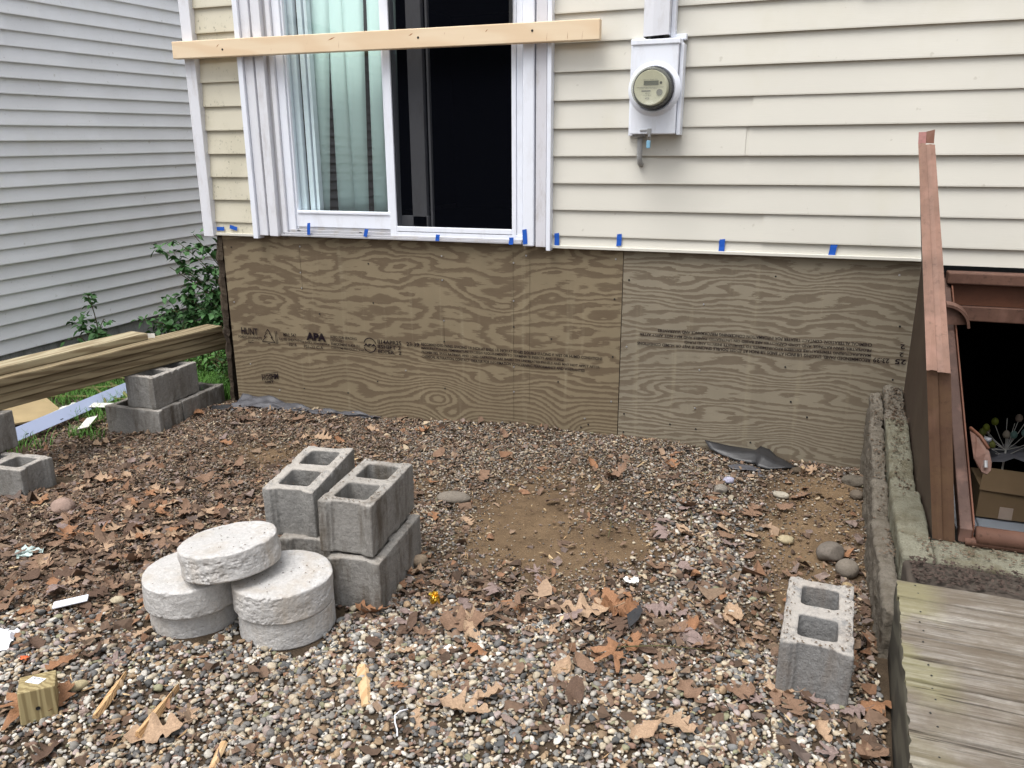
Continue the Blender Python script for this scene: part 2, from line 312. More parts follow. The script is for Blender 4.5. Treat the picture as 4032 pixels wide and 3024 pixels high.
def leafmat(name, c):
    t = NT(name, .75, .2); s = t.sep(); mid = t.ramp(t.math('ABSOLUTE', s[0]), (.0, 1), (.0022, 0)); n = t.noise(sc=25, det=5, ro=.65)
    w = t.math('FRACT', t.math('MULTIPLY', t.math('SUBTRACT', s[1], t.math('MULTIPLY', t.math('ABSOLUTE', s[0]), .9)), 55.)); vein = t.math('MULTIPLY', t.ramp(w, (0, 1), (.10, 0)), .35)
    b = t.mix(t.ramp(n, (.3, 0), (.7, 1)), tuple(q * .62 for q in c), tuple(q * 1.12 for q in c)); b = t.mix(vein, b, tuple(q * .5 for q in c)); b = t.mix(t.math('MULTIPLY', mid, .7), b, tuple(q * .35 for q in c))
    sp = t.ramp(t.noise(sc=110, det=2), (.62, 0), (.68, 1)); b = t.mix(t.math('MULTIPLY', sp, .6), b, tuple(q * .3 for q in c))
    t.col(b); t.bump(n, .4, .003); return t.m
LEAFC = {'tan': (.40, .275, .18), 'brown': (.225, .140, .092), 'rust': (.30, .155, .082), 'mauve': (.25, .185, .165), 'dark brown': (.115, .072, .05)}
for k_, c_ in LEAFC.items(): M['leaf_' + k_] = leafmat('leaf ' + k_, c_)

# ------------------------------------------------------------------ ground
MOUNDS = [(-.9, .05, 1.15, .55, .075), (-3.2, 0, .35, .3, .05), (-.92, -1.1, .35, .42, .018), (.12, -.95, .3, .5, -.03), (-2.35, -.72, .45, .22, -.02), (.35, -.1, .35, .25, .03), (-1.9, -.5, .5, .25, .015), (-.5, -.45, .5, .3, .02)]
def zg(x, y):
    x = np.asarray(x, 'f8'); y = np.asarray(y, 'f8'); z = np.full(np.broadcast(x, y).shape, .105)
    for cx, cy, rx, ry, h in MOUNDS: z = z + h * np.exp(-((x - cx) / rx) ** 2 - ((y - cy) / ry) ** 2)
    z = z - .085 * sstep(-2.75, -3.75, -(-x)) if False else z - .085 * sstep(2.75, 3.75, -x)
    near = (x > -7) & (x < 3) & (y > -5) & (y < 3)
    return z + np.where(near, .010 * vnoise(x * 3.1, y * 3.1, 0, 5) + .005 * vnoise(x * 9, y * 9, 0, 6), 0)
def zf(x, y): return float(zg(x, y))
def bare(x, y):   # bare trodden soil patches
    b = 0
    for cx, cy, rx, ry, a in ((-1.0, -.92, .29, .42, 1.1), (-.88, -1.16, .38, .32, 1.1), (-.60, -1.05, .26, .18, 1.1), (-2.45, -.68, .38, .15, .9), (-1.75, -.85, .35, .15, .8), (.12, -.75, .28, .42, .95), (.2, -.38, .26, .28, .95), (.12, -1.22, .18, .34, .95)):
        b = np.maximum(b, a * np.exp(-(((x - cx) / rx) ** 2 + ((y - cy) / ry) ** 2) ** 1.5))
    return b
def ground_mat():
    t = NT('soil', .95, .1); a = t.noise(sc=9, det=8, ro=.7); b = t.noise(sc=70, det=5, ro=.75); g = t.noise(sc=1.8, det=4)
    c = t.mix(t.ramp(a, (.3, 0), (.7, 1)), (.045, .033, .023), (.105, .075, .048)); c = t.mix(t.ramp(b, (.35, .45), (.7, 0)), c, (.05, .036, .024)); bc = t.mix(t.ramp(t.noise(sc=4.5, det=7, ro=.65), (.35, 0), (.68, 1)), (.098, .066, .040), (.205, .140, .082)); bc = t.mix(t.ramp(b, (.35, .3), (.7, 0)), bc, (.09, .06, .035)); c = t.mix(t.attr('Col'), c, bc)
    sp = t.ramp(t.vor(sc=130), (.10, 1), (.2, 0)); c = t.mix(t.math('MULTIPLY', sp, .25), c, (.30, .25, .18)); t.col(c); t.bump(t.math('ADD', a, t.math('MULTIPLY', b, .5)), .9, .012); return t.m
PIT = (.60, 1.80, -1.06, 2.6)
def axis(lo, hi, step): return np.arange(lo, hi + step * .5, step)
gx = np.unique(np.round(np.concatenate([[-45, -30, -20, -14, -10, -8], axis(-6.6, .42, .04), [.5, PIT[0], PIT[1], 2.4, 3.5, 6, 10, 18, 30, 45]]), 4))
gy = np.unique(np.round(np.concatenate([[-45, -30, -20, -12, -8, -6, -5, -4.4], axis(-4.0, .6, .04), axis(.7, 2.5, .15), [PIT[2], PIT[3], 4, 6, 10, 18, 30, 45]]), 4))
X, Y = np.meshgrid(gx, gy); V = np.stack([X, Y, zg(X, Y)], -1).reshape(-1, 3); nx = len(gx); I, J = np.meshgrid(np.arange(len(gx) - 1), np.arange(len(gy) - 1))
F = np.stack([J * nx + I, J * nx + I + 1, (J + 1) * nx + I + 1, (J + 1) * nx + I], -1).reshape(-1, 4)
cxm = (gx[I] + gx[I + 1]).ravel() / 2; cym = (gy[J] + gy[J + 1]).ravel() / 2
F = F[~((cxm > PIT[0]) & (cxm < PIT[1]) & (cym > PIT[2]) & (cym < PIT[3]))]
gb = bare(V[:, 0], V[:, 1])[:, None]; g = link('ground', np_mesh('ground', V, F, np.repeat(np.clip(gb * 1.25, 0, 1), 3, 1)), ground_mat(), recenter=False); tag(g, kind='structure')

# region of the yard that is covered with stones and litter
def in_yard(x, y):
    left = -1.9 + (y + 2.75) * (-2.4 / 2.75) - .45
    bottom = -2.72 + (x + 1.9) * .37 - .55
    return (x > left) & (y > bottom) & (x < .40) & (y < -.012) & ((x < .33) | (y > -1.2))
# solid things stones must stay out of: filled in later by name -> (cx, cy, hx, hy, yaw)
FOOT = [(-1.375, -1.6, .115, .215, R(5)), (-1.62, -1.53, .11, .21, R(-5)), (-1.475, -1.965, .14, .14, 0), (-1.80, -2.03, .14, .14, 0), (.150, -1.60, .095, .19, R(-2)), (-3.60, -.4, .2, .1, 0), (-3.5, -1.25, .2, .1, 0)]
def clear_of(x, y):
    ok = np.ones(x.shape, bool)
    for cx, cy, hx, hy, a in FOOT:
        dx, dy = x - cx, y - cy; u = dx * math.cos(a) + dy * math.sin(a); w = -dx * math.sin(a) + dy * math.cos(a); ok &= ~((abs(u) < hx) & (abs(w) < hy))
    return ok

# ------------------------------------------------------------------ stones
def ico(sub):
    bm = bmesh.new(); bmesh.ops.create_icosphere(bm, subdivisions=sub, radius=1); v = np.array([q.co[:] for q in bm.verts]); f = np.array([[q.index for q in p.verts] for p in bm.faces]); bm.free(); return v, f
ICO2, ICO1 = ico(2), ico(1)
def stone_variants(base, n, seed):
    out = []; rg = np.random.default_rng(seed)
    for i in range(n):
        v = base.copy()
        for _ in range(rg.integers(3, 7)):     # knock flats into it
            d = rg.normal(size=3); d /= np.linalg.norm(d); h = rg.uniform(.42, .8); p = v @ d; v = v - np.outer(np.maximum(p - h, 0) * .95, d)
        v += .05 * rg.normal(size=v.shape) * .6; out.append(v)
    return out
VAR2, VAR1 = stone_variants(ICO2[0], 14, 3), stone_variants(ICO1[0], 10, 4)
PAL = np.array([(.58, .50, .37), (.72, .68, .60), (.32, .31, .285), (.085, .095, .10), (.40, .28, .17), (.25, .15, .11), (.29, .29, .18), (.44, .36, .335), (.19, .195, .195)])
PW = np.array([.20, .13, .16, .15, .13, .06, .03, .07, .09]); PW /= PW.sum()
def scatter_stones(name, n, smean, box, keep, variants, faces, dust, sink=.25, mat='pebble', label='', zlift=0.):
    x = RNG.uniform(box[0], box[1], n); y = RNG.uniform(box[2], box[3], n); m = in_yard(x, y) & clear_of(x, y) & (RNG.random(n) < keep(x, y)); x, y = x[m], y[m]; n = len(x)
    s = smean * np.exp(RNG.normal(0, .33, n)); s = np.clip(s, smean * .45, smean * 2.3); a = s * .5 * RNG.uniform(.9, 1.35, n); b = s * .5 * RNG.uniform(.7, 1.0, n); c = s * .5 * RNG.uniform(.4, .8, n)
    vid = RNG.integers(0, len(variants), n); VV = np.array(variants)[vid]      # n, k, 3
    VV = VV * np.stack([a, b, c], -1)[:, None, :]; tx = RNG.normal(0, .35, n); tz = RNG.uniform(0, 6.283, n)
    y1 = VV[..., 1] * np.cos(tx)[:, None] - VV[..., 2] * np.sin(tx)[:, None]; z1 = VV[..., 1] * np.sin(tx)[:, None] + VV[..., 2] * np.cos(tx)[:, None]
    x1 = VV[..., 0] * np.cos(tz)[:, None] - y1 * np.sin(tz)[:, None]; y2 = VV[..., 0] * np.sin(tz)[:, None] + y1 * np.cos(tz)[:, None]
    zz = zg(x, y) + c * (1 - sink) + RNG.uniform(0, smean * .42, n) + zlift
    P = np.stack([x1 + x[:, None], y2 + y[:, None], z1 + zz[:, None]], -1); k = P.shape[1]
    col = PAL[RNG.choice(len(PAL), n, p=PW)] * RNG.uniform(.75, 1.15, (n, 1)); d = np.clip(dust(x, y), 0, 1)[:, None] * RNG.uniform(.6, 1.2, (n, 1)); d = np.clip(d, 0, .92); col = col * (1 - d) + np.array((.165, .118, .080)) * RNG.uniform(.6, 1.3, (n, 1)) * d
    Fm = (faces[None] + (np.arange(n) * k)[:, None, None]).reshape(-1, 3)
    o = link(name, np_mesh(name, P.reshape(-1, 3), Fm, np.repeat(col, k, 0)), M[mat], recenter=False)
    return tag(o, label, 'gravel', kind='stuff')
def frontness(x, y):   # 1 on the clean gravel near the photographer, 0 on the trodden back half
    line = -1.62 + .12 * np.sin(x * 3.1) - .35 * sstep(1.3, 2.4, -x) - .18 * sstep(.6, 1.3, -x); f = 1 - sstep(-.14, .16, y - line + .08 * vnoise(x * 4, y * 4, 0, 9))
    strip = np.exp(-(((x + .27) / .20) ** 2 + ((y + 1.02) / .5) ** 2) ** 1.4); return np.clip(np.maximum(f, strip * .9), 0, 1)
def k_front(x, y): return frontness(x, y) * (1 - .9 * bare(x, y)) * (.55 + .45 * sstep(-.35, .05, vnoise(x * 2.6, y * 2.6, 0, 21)))
def k_back(x, y):
    m = sstep(1.7, 2.6, -x); side = sstep(-.12, -.0, x) * .35; return (1 - frontness(x, y)) * (1 - .96 * bare(x, y)) * (1 - .4 * m - side) * (.65 + .35 * sstep(-.4, .2, vnoise(x * 3, y * 3, 0, 31)))
scatter_stones('clean_gravel', 112000, .0140, (-3.2, .4, -3.3, -.5), k_front, VAR2, ICO2[1], lambda x, y: .20 + .15 * vnoise(x * 4, y * 4, 0, 77), label='clean multicoloured river gravel in the foreground')
scatter_stones('dusty_gravel', 150000, .0102, (-4.8, .4, -2.6, 0), k_back, VAR1, ICO1[1], lambda x, y: .45 + .25 * sstep(1.5, 2.6, -x), label='small dusty gravel covering the yard up to the plywood')
scatter_stones('grit', 90000, .0058, (-4.8, .4, -3.3, 0), lambda x, y: .50 - .30 * bare(x, y) + 0 * x, VAR1, ICO1[1], lambda x, y: .62 + 0 * x, sink=.3, label='fine grit and soil crumbs between the stones')

# ------------------------------------------------------------------ leaves
def oak(n=5, w=.34, seed=0):
    rg = random.Random(seed); side = []
    ph = rg.uniform(-.4, .4); q = 26
    for i in range(q):
        t = .06 + .90 * i / (q - 1); env = w * (math.sin(math.pi * min(1, t ** .8)) ** .75 + .04); lob = (.5 - .5 * math.cos(2 * math.pi * n * t + ph)) ** .8; r_ = env * (.30 + .75 * lob) * rg.uniform(.93, 1.05); side.append((r_, t + .05 * lob * (1 - t)))
    return side
def leaf_mesh(name, kind, mat, seed, size=.1, curl=.5):
    rg = random.Random(seed); V = []; F = []
    if kind == 'maple':
        lobes = [(90, 1.0, 17), (38, .86, 15), (142, .86, 15), (-12, .55, 14), (192, .55, 14)]; pts = []; n = 56
        for i in range(n):
            th = -70 + 320 * i / (n - 1); r_ = .30
            for c, h, wd in lobes: r_ = max(r_, h * max(0, 1 - (abs(th - c) / (wd * 1.75)) ** 1.15) + .06 * ((i % 3) == 0))
            r_ *= rg.uniform(.9, 1.05); pts.append((r_ * math.cos(R(th)) * .52, r_ * math.sin(R(th)) * .52 + .12))
        rings = [1, .66, .33]; V.append((0, .12))
        for s in rings: V += [((x) * s, .12 + (y - .12) * s) for x, y in pts]
        N = len(pts)
        for k in range(2):
            for i in range(N - 1): a = 1 + k * N + i; F.append((a, a + 1, a + 1 + N, a + N))
        for i in range(N - 1): F.append((1 + 2 * N + i, 2 + 2 * N + i, 0))
    else:
        if kind == 'oak': side = oak(rg.choice((3, 4)), rg.uniform(.30, .38), seed)
        elif kind == 'torn': side = [(.26 * rg.uniform(.35, 1.2), .1 + .8 * i / 9) for i in range(10)]
        else: side = [(.25 * math.sin(math.pi * (.06 + .88 * i / 11)) ** .8 * rg.uniform(.93, 1.05), .05 + .9 * i / 11) for i in range(12)]
        cols = (1, .66, .33, 0, -.33, -.66, -1); rows = [(0, 0)] + side + [(0, 1.0)]; 
        for (w_, t) in rows: V += [(w_ * c * (1 if c > 0 else rg.uniform(.93, 1.07)), t) for c in cols]
        K = len(cols)
        for r_ in range(len(rows) - 1):
            for c in range(K - 1): a = r_ * K + c; F.append((a, a + K, a + K + 1, a + 1))
    a1, a2, a3 = rg.uniform(-.9, 1.4) * curl, rg.uniform(-.3, .9) * curl, rg.uniform(-.5, .5) * curl; ph = rg.uniform(0, 6)
    P = []
    for x, y in V:
        q = y - .4; z = a1 * x * x * 1.6 + a2 * q * q + a3 * x * q * 1.5 + .04 * curl * math.sin(x * 13 + ph) * math.cos(y * 10 + ph) + .02 * curl * math.sin(y * 31 + ph * 2) * abs(x) * 4; P.append((x * size, q * size, z * size))
    n0 = len(P); st = .0016 / 1
    for t, r_ in ((-.40, .012), (-.52, .011), (-.72, .010)):     # petiole
        zz = a2 * .16 + (.1 if t < -.6 else 0) * curl; P += [(-r_ * size, t * size, zz * size), (r_ * size, t * size, zz * size), (0, t * size, (zz + .02) * size)]
    for k in range(2):
        for a, b in ((0, 1), (1, 2), (2, 0)): F.append((n0 + k * 3 + a, n0 + k * 3 + b, n0 + k * 3 + 3 + b, n0 + k * 3 + 3 + a))
    mz = min(p[2] for p in P); P = [(p[0], p[1], p[2] - mz) for p in P]
    me = bpy.data.meshes.new(name); me.from_pydata(P, [], F); me.update(); smooth(me); me.materials.append(mat); return me
KINDS = ('oak', 'maple', 'plain', 'torn'); KN = {'oak': 'lobed oak leaf', 'maple': 'pointed maple leaf', 'plain': 'oval leaf', 'torn': 'torn leaf fragment'}
LM = {}
for ci, cn in enumerate(LEAFC):
    for ki, kn in enumerate(KINDS):
        for v_ in range(2): LM[(cn, kn, v_)] = leaf_mesh('fallen_leaf', kn, M['leaf_' + cn], 11 * ci + 3 * ki + 100 * v_, 1., (1.5 if v_ else .9) * (.7 if kn == 'oak' else 1))
def leaf(cn, kn, v_, x, y, size, rz, label, lift=.010, tilt=.18, group='fallen leaves on the yard'):
    o = bpy.data.objects.new('fallen_leaf', LM[(cn, kn, v_)]); COL.objects.link(o); o.scale = (size,) * 3
    o.location = (x, y, zf(x, y) + lift + .006); o.rotation_euler = (random.uniform(-tilt, tilt), random.uniform(-tilt, tilt), rz); return tag(o, label, 'leaf', group)
HERO = [  # colour, kind, variant, x, y, size, rot, label
 ('tan', 'oak', 1, -.56, -1.58, .19, 1.9, 'large pale tan oak leaf curled beside a wad of orange-brown leaf'),
 ('rust', 'torn', 1, -.50, -1.50, .13, .6, 'orange-brown crumpled leaf touching the large pale oak leaf'),
 ('rust', 'maple', 1, -.45, -1.84, .20, 2.6, 'big warm brown maple leaf standing up in the middle of the front gravel'),
 ('brown', 'maple', 0, -.20, -1.63, .15, 1.2, 'flat brown maple leaf halfway between the big curled leaves and the single block'),
 ('tan', 'torn', 0, -.19, -2.04, .15, .9, 'peach-coloured leaf folded double near the bottom of the gravel'),
 ('tan', 'oak', 0, -.78, -2.17, .17, -1.4, 'flat pinkish tan oak leaf with long lobes on the bottom centre gravel'),
 ('brown', 'maple', 1, -.80, -1.64, .17, .3, 'dark reddish brown maple leaf in the drift right of the pale discs'),
 ('brown', 'oak', 1, -.92, -1.78, .18, 2.0, 'wide dull brown leaf folded over right of the round slabs'),
 ('rust', 'torn', 0, -1.36, -1.10, .085, .5, 'small golden tan leaf on bare soil left of the flat stone'),
 ('tan', 'oak', 0, -2.40, -1.66, .13, 2.8, 'tan oak leaf with deep lobes lying left of the top disc'),
 ('rust', 'maple', 0, -2.62, -1.68, .17, 1.1, 'large peach-brown maple leaf on the leaf drift at the left'),
 ('rust', 'maple', 1, -1.96, -2.62, .22, 2.4, 'big orange-brown leaf propped against the post offcut'),
 ('tan', 'oak', 1, -1.49, -2.53, .17, 2.2, 'tan oak leaf under the lower end of the striped stick'),
 ('brown', 'oak', 0, .10, -1.86, .12, .4, 'curled dark brown leaf leaning on the foot of the single block'),
 ('mauve', 'maple', 0, -.02, -1.86, .10, 1.5, 'mauve grey leaf at the lower left corner of the single block'),
 ('mauve', 'maple', 1, .17, -2.02, .12, 1.9, 'pinkish maple leaf on the gravel beside the deck'),
 ('rust', 'torn', 1, -3.12, -1.52, .12, .4, 'orange leaf in front of the left-hand block by the frame edge'),
 ('tan', 'torn', 1, -3.02, -1.25, .12, 1.6, 'light brown curled leaf beside the left-hand blocks'),
 ('tan', 'oak', 1, -3.62, -.72, .17, -.9, 'large tan oak leaf between the pvc strip and the far blocks'),
 ('rust', 'torn', 1, -3.36, -.22, .13, .9, 'crumpled orange-brown leaf right of the far block pair'),
 ('rust', 'torn', 0, .10, -1.28, .10, 1.2, 'tan maple fragment on the brown soil above the single block'),
 ('rust', 'maple', 0, .20, -2.25, .19, .8, 'large rusty leaf by the deck at the bottom of the yard'),
 ('mauve', 'maple', 0, -.83, -1.40, .10, 1.5, 'small grey-lilac leaf at the lower edge of the bare soil'),
 ('rust', 'torn', 0, -.47, -1.42, .08, 1.0, 'small orange square leaf above the crumpled wad'),
 ('brown', 'torn', 1, -.72, -.50, .13, -.8, 'long dry brown leaf on the gravel above the bare soil'),
 ('mauve', 'oak', 1, -.42, -.95, .12, .5, 'ragged pale mauve leaf on the gravel strip right of the bare soil'),
 ('brown', 'oak', 0, -.10, -.62, .13, -.6, 'flat dull brown leaf on the gravel below the white stone'),
]
for h in HERO: leaf(*h[:5], h[5] * .88, *h[6:])
def leafw(x, y):
    w = .10 + .55 * frontness(x, y) * sstep(-2.1, -1.6, y) + .9 * np.exp(-((x + 2.5) / .7) ** 2 - ((y + 1.85) / .45) ** 2) + .9 * np.exp(-((x + .75) / .8) ** 2 - ((y + 1.62) / .2) ** 2) + .9 * np.exp(-((x - .28) / .09) ** 2 - ((y + 1.6) / .8) ** 2) + .45 * np.exp(-((x + 2.9) / .6) ** 2 - ((y + 1.3) / .3) ** 2) + .25 * np.exp(-((x - .2) / .2) ** 2 - ((y + .6) / .4) ** 2)
    return w * (1 - .75 * bare(x, y))
cand = []
while len(cand) < 268:
    x, y = random.uniform(-3.9, .32), random.uniform(-2.75, -.15)
    if not bool(in_yard(np.array(x), np.array(y))) or not bool(clear_of(np.array([x]), np.array([y]))[0]) or random.random() > float(leafw(x, y)): continue
    cand.append((x, y))
MARKS = [('by the black plastic', -.1, -.15), ('by the cream stone', .02, -.42), ('by the two brown rocks', .2, -.85), ('above the single block', .12, -1.25), ('left of the single block', -.08, -1.65), ('below the single block', .1, -2.1), ('beside the old deck', .29, -1.9), ('below the black rubbery scrap', -.4, -1.78), ('near the orange-brown wad', -.55, -1.45), ('on the bare soil edge', -.9, -1.3), ('near the gold wrapper', -1.05, -1.68), ('at the right foot of the stack', -1.22, -1.4), ('by the flat oval stone', -1.3, -.9), ('behind the block stack', -1.7, -1.0), ('right of the round slabs', -1.2, -1.95), ('below the pale pine splint', -1.0, -2.35), ('at the bottom centre', -.5, -2.2), ('in front of the round slabs', -1.5, -2.25), ('left of the round slabs', -2.1, -2.0), ('near the post offcut', -1.9, -2.45), ('near the white clip', -2.3, -2.15), ('in the left leaf drift', -2.5, -1.8), ('behind the left slabs', -2.1, -1.6), ('by the pinkish rock', -2.9, -1.6), ('in front of the left-edge blocks', -3.2, -1.4), ('near the far block pair', -3.3, -.6), ('below the left plywood', -2.5, -.3), ('in the middle of the left yard', -2.6, -1.1), ('below the plywood joint', -.8, -.3), ('below the right plywood', -.4, -.6)]
rec = {}
for x, y in cand:
    cn = random.choices(list(LEAFC), (.20, .34, .13, .13, .20))[0]; kn = random.choices(KINDS, (.24, .22, .20, .34))[0]; v_ = random.randint(0, 1)
    pl = min(MARKS, key=lambda q: (q[1] - x) ** 2 + (q[2] - y) ** 2)[0]; sz = random.uniform(.065, .125) * (1 if kn != 'torn' else .8)
    lb = f"{'curled' if v_ else 'flattish'} {cn} {KN[kn]} {pl}"; o = leaf(cn, kn, v_, x, y, sz, random.uniform(0, 6.28), lb, lift=random.uniform(.003, .012), tilt=.28, group='fallen leaves on the yard'); rec.setdefault(lb, []).append(o)
for lb, os_ in rec.items():
    if len(os_) > 1:
        os_.sort(key=lambda o: (o.location.x * math.cos(yaw) - (o.location.y + 3.87) * math.sin(yaw)) / (o.location.x * math.sin(yaw) + (o.location.y + 3.87) * math.cos(yaw)))
        nm = {2: ('left one of two', 'right one of two'), 3: ('leftmost of three', 'middle one of three', 'rightmost of three')}.get(len(os_), [w + f' of {len(os_)}' for w in ('leftmost', 'second from left', 'third from left', 'fourth from left', 'fifth from left', 'sixth from left', 'seventh from left')])
        for o, w in zip(os_, nm): o['label'] = lb + ', ' + w

def scatter_flakes(name, n, smean, box, keep, pal, pw, label, cat, asp=(.3, .9), lift=.012, bend=.25):
    x = RNG.uniform(box[0], box[1], n); y = RNG.uniform(box[2], box[3], n); m = in_yard(x, y) & clear_of(x, y) & (RNG.random(n) < keep(x, y)); x, y = x[m], y[m]; n = len(x)
    s = smean * np.exp(RNG.normal(0, .45, n)); K = 7; th = np.sort(RNG.uniform(0, 6.283, (n, K)), 1); r_ = RNG.uniform(.6, 1.1, (n, K)); a = RNG.uniform(*asp, n)[:, None]
    px = r_ * np.cos(th); py = r_ * np.sin(th) * a; pz = bend * px * px * RNG.normal(0, 1, n)[:, None] + bend * RNG.normal(0, .5, (n, K)) * .4
    px = np.concatenate([np.zeros((n, 1)), px], 1); py = np.concatenate([np.zeros((n, 1)), py], 1); pz = np.concatenate([np.full((n, 1), .08), pz], 1)
    rz, tx, ty = RNG.uniform(0, 6.283, n)[:, None], RNG.normal(0, .35, n)[:, None], RNG.normal(0, .35, n)[:, None]
    y1 = py * np.cos(tx) - pz * np.sin(tx); z1 = py * np.sin(tx) + pz * np.cos(tx); x1 = px * np.cos(ty) + z1 * np.sin(ty); z2 = -px * np.sin(ty) + z1 * np.cos(ty)
    X_ = (x1 * np.cos(rz) - y1 * np.sin(rz)) * s[:, None] + x[:, None]; Y_ = (x1 * np.sin(rz) + y1 * np.cos(rz)) * s[:, None] + y[:, None]; Z_ = z2 * s[:, None] + (zg(x, y) + lift * RNG.uniform(.2, 1.1, n))[:, None]
    P = np.stack([X_, Y_, Z_], -1); Fb = np.array([(0, i, i % K + 1) for i in range(1, K + 1)]); Fm = (Fb[None] + (np.arange(n) * (K + 1))[:, None, None]).reshape(-1, 3)
    pal = np.array(pal); col = pal[RNG.choice(len(pal), n, p=np.array(pw) / sum(pw))] * RNG.uniform(.6, 1.25, (n, 1))
    return tag(link(name, np_mesh(name, P.reshape(-1, 3), Fm, np.repeat(col, K + 1, 0), sm=False), M['litter'], recenter=False), label, cat, kind='stuff')
BP = [(.185, .12, .082), (.115, .075, .052), (.31, .215, .145), (.22, .165, .14), (.24, .13, .075), (.44, .35, .24)]
def mulchw(x, y): return np.clip((1 - frontness(x, y)) * (.50 + .5 * sstep(1.5, 2.3, -x)) * (1 - .93 * bare(x, y)) + .10 * (1 - bare(x, y)), 0, 1)
scatter_flakes('mulch', 80000, .0092, (-4.8, .4, -2.9, 0), mulchw, BP, (.3, .25, .15, .12, .08, .10), 'crumbled leaf and bark mulch over the back of the yard', 'mulch', lift=.014)
scatter_flakes('leaf_litter', 30000, .0165, (-4.4, .4, -3.1, 0), lambda x, y: np.clip(leafw(x, y) * .95 + .05, 0, 1), BP[:5], (.34, .24, .17, .15, .10), 'broken brown leaf litter drifted over the gravel', 'leaf litter', (.5, 1.), .018, .5)
scatter_flakes('wood_chips', 5200, .011, (-4.4, .4, -3.1, 0), lambda x, y: .35 + .3 * np.exp(-((x + .7) / .9) ** 2 - ((y + 1.7) / .35) ** 2), [(.60, .44, .25), (.50, .32, .16), (.42, .27, .14)], (.5, .3, .2), 'pale wood chips and splinters strewn among the stones', 'wood chips', (.12, .3), .02, .15)

# ------------------------------------------------------------------ the cream house
house = empty('cream_house', (-1.2, 0, 0.1), 'cream vinyl-sided house wall with a sliding door and bare treated plywood skirting below', 'house')
YS = -.012
def seg_(a, b): n = max(1, int(abs(b - a) / .35)); q = np.linspace(a, b, n + 1); return list(zip(q[:-1], q[1:]))
def siding(mb, x0, x1, ztop, zbot, pitch, y0=YS, lap=.0145, off=0., clip=None):
    """clapboards: each course leans out to a butt edge with a shadowed underside"""
    z = ztop; zs = []
    while z > zbot - 1e-6: zs.append(z); z -= pitch
    for z, (a, b) in [(q, ab) for q in zs for ab in ([(x0, x1)] if off else seg_(x0, x1))]:
        wa, wb = [(.0016 * float(vnoise(x_ * 1.7, z * 9, 0, 12)), .0011 * float(vnoise(x_ * 1.1, z * 7, 0, 13))) for x_ in (a, b)]
        if not off and not mb is None:
            ya, yb, za, zb_ = y0 + wa[0], y0 + wb[0], z + wa[1], z + wb[1]
            mb.quad((a, ya, za), (b, yb, zb_), (b, yb, zb_ + .006), (a, ya, za + .006))
            mb.quad((a, ya, za + .006), (b, yb, zb_ + .006), (b, y0 + lap, z + pitch + .003), (a, y0 + lap, z + pitch + .003))
            mb.quad((a, ya, za), (a, y0 + lap + .006, z + .002), (b, y0 + lap + .006, z + .002), (b, yb, zb_)); continue
        mb.quad((a, y0 - off, z), (b, y0 - off, z), (b, y0 - off, z + .006), (a, y0 - off, z + .006))
        mb.quad((a, y0 - off, z + .006), (b, y0 - off, z + .006), (b, y0 + lap - off, z + pitch + .001), (a, y0 + lap - off, z + pitch + .001))
        mb.quad((a, y0 - off, z), (a, y0 + lap + .006, z + .002), (b, y0 + lap + .006, z + .002), (b, y0 - off, z))
        if off:
            for q in (a, b): mb.quad((q, y0 - off, z), (q, y0 - off, z + .006), (q, y0 + lap - off, z + pitch), (q, y0 + lap, z + pitch), (q, y0, z))
P5 = .1279
mb = MB(); siding(mb, -1.19, 3.4, 2.231 + 4 * P5, 1.20, P5)
mb.quad((-1.19, YS + .002, 1.150), (.56, YS + .002, 1.150), (.56, YS + .010, 1.2101), (-1.19, YS + .010, 1.2101)); mb.quad((.56, YS, 1.133), (3.4, YS, 1.133), (3.4, YS + .010, 1.2101), (.56, YS + .010, 1.2101))
mb.quad((.56, YS, 1.133), (.56, YS + .03, 1.133), (3.4, YS + .03, 1.133), (3.4, YS, 1.133))
# overlapping panel ends
for x, k0, n in ((.141, 0, 1), (-.261, 4, 1), (-.266, 5, 1), (-.175, 8, 1), (-.68, 5, 1), (1.9, 2, 2), (2.1, 6, 2)):
    for q in range(n):
        zt = 2.231 - (k0 + q) * P5 ; w = {-.68: .40, -.266: 1.1, -.261: 1.5}.get(x, 1.2)
        mb2 = MB(); siding(mb2, x, min(3.4, x + w), zt, zt - .01, P5, off=.0052); mb.v, base = mb.v + mb2.v, len(mb.v); mb.f += [tuple(i + base for i in f) for f in mb2.f]
mb.make('siding', M['cream'], house)
mb = MB(); siding(mb, -3.262, -2.966, 2.378 + 3 * P5, 1.22, P5)
mb.quad((-3.262, YS + .002, 1.155), (-2.966, YS + .002, 1.155), (-2.966, YS + .010, 1.2281), (-3.262, YS + .010, 1.2281)); mb.make('siding', M['cream_d'], house)
# starter strip: small hem along the bottom
for b_ in ((-1.186, .56, YS - .010, YS + .03, 1.146, 1.160), (-3.262, -2.968, YS - .010, YS + .03, 1.150, 1.164)): MB().box(*b_).make('starter_strip', M['cream'], house, .0015)
mb = MB(); mb.box(-3.333, -3.262, -.040, .03, 1.143, 2.84); mb.box(-3.333, -3.325, .03, .12, 1.143, 2.84); o = mb.make('corner_board', M['white_g'], house, .004)
mb = MB(); mb.box(-3.33, 3.4, .022, .06, 1.14, 2.84); mb.make('sheathing', M['ply_edge'], house)
mb = MB(); siding(mb, .03, 4.0, 2.70, 1.2, P5, y0=0); 
ov = [(-3.322 + y * 0 - .0, 0, 0) for y in (0,)]
sv = [( -3.335 - (v[1] + .012) * -1.0 * 0 + (v[1]), v[0] + .09, v[2]) for v in mb.v]; mb.v = sv; mb.make('siding', M['cream'], house)
mb = MB(); mb.box(-3.30, 3.4, .00, 6, 2.84, 2.90); mb.make('roof', M['ply_edge'], house)
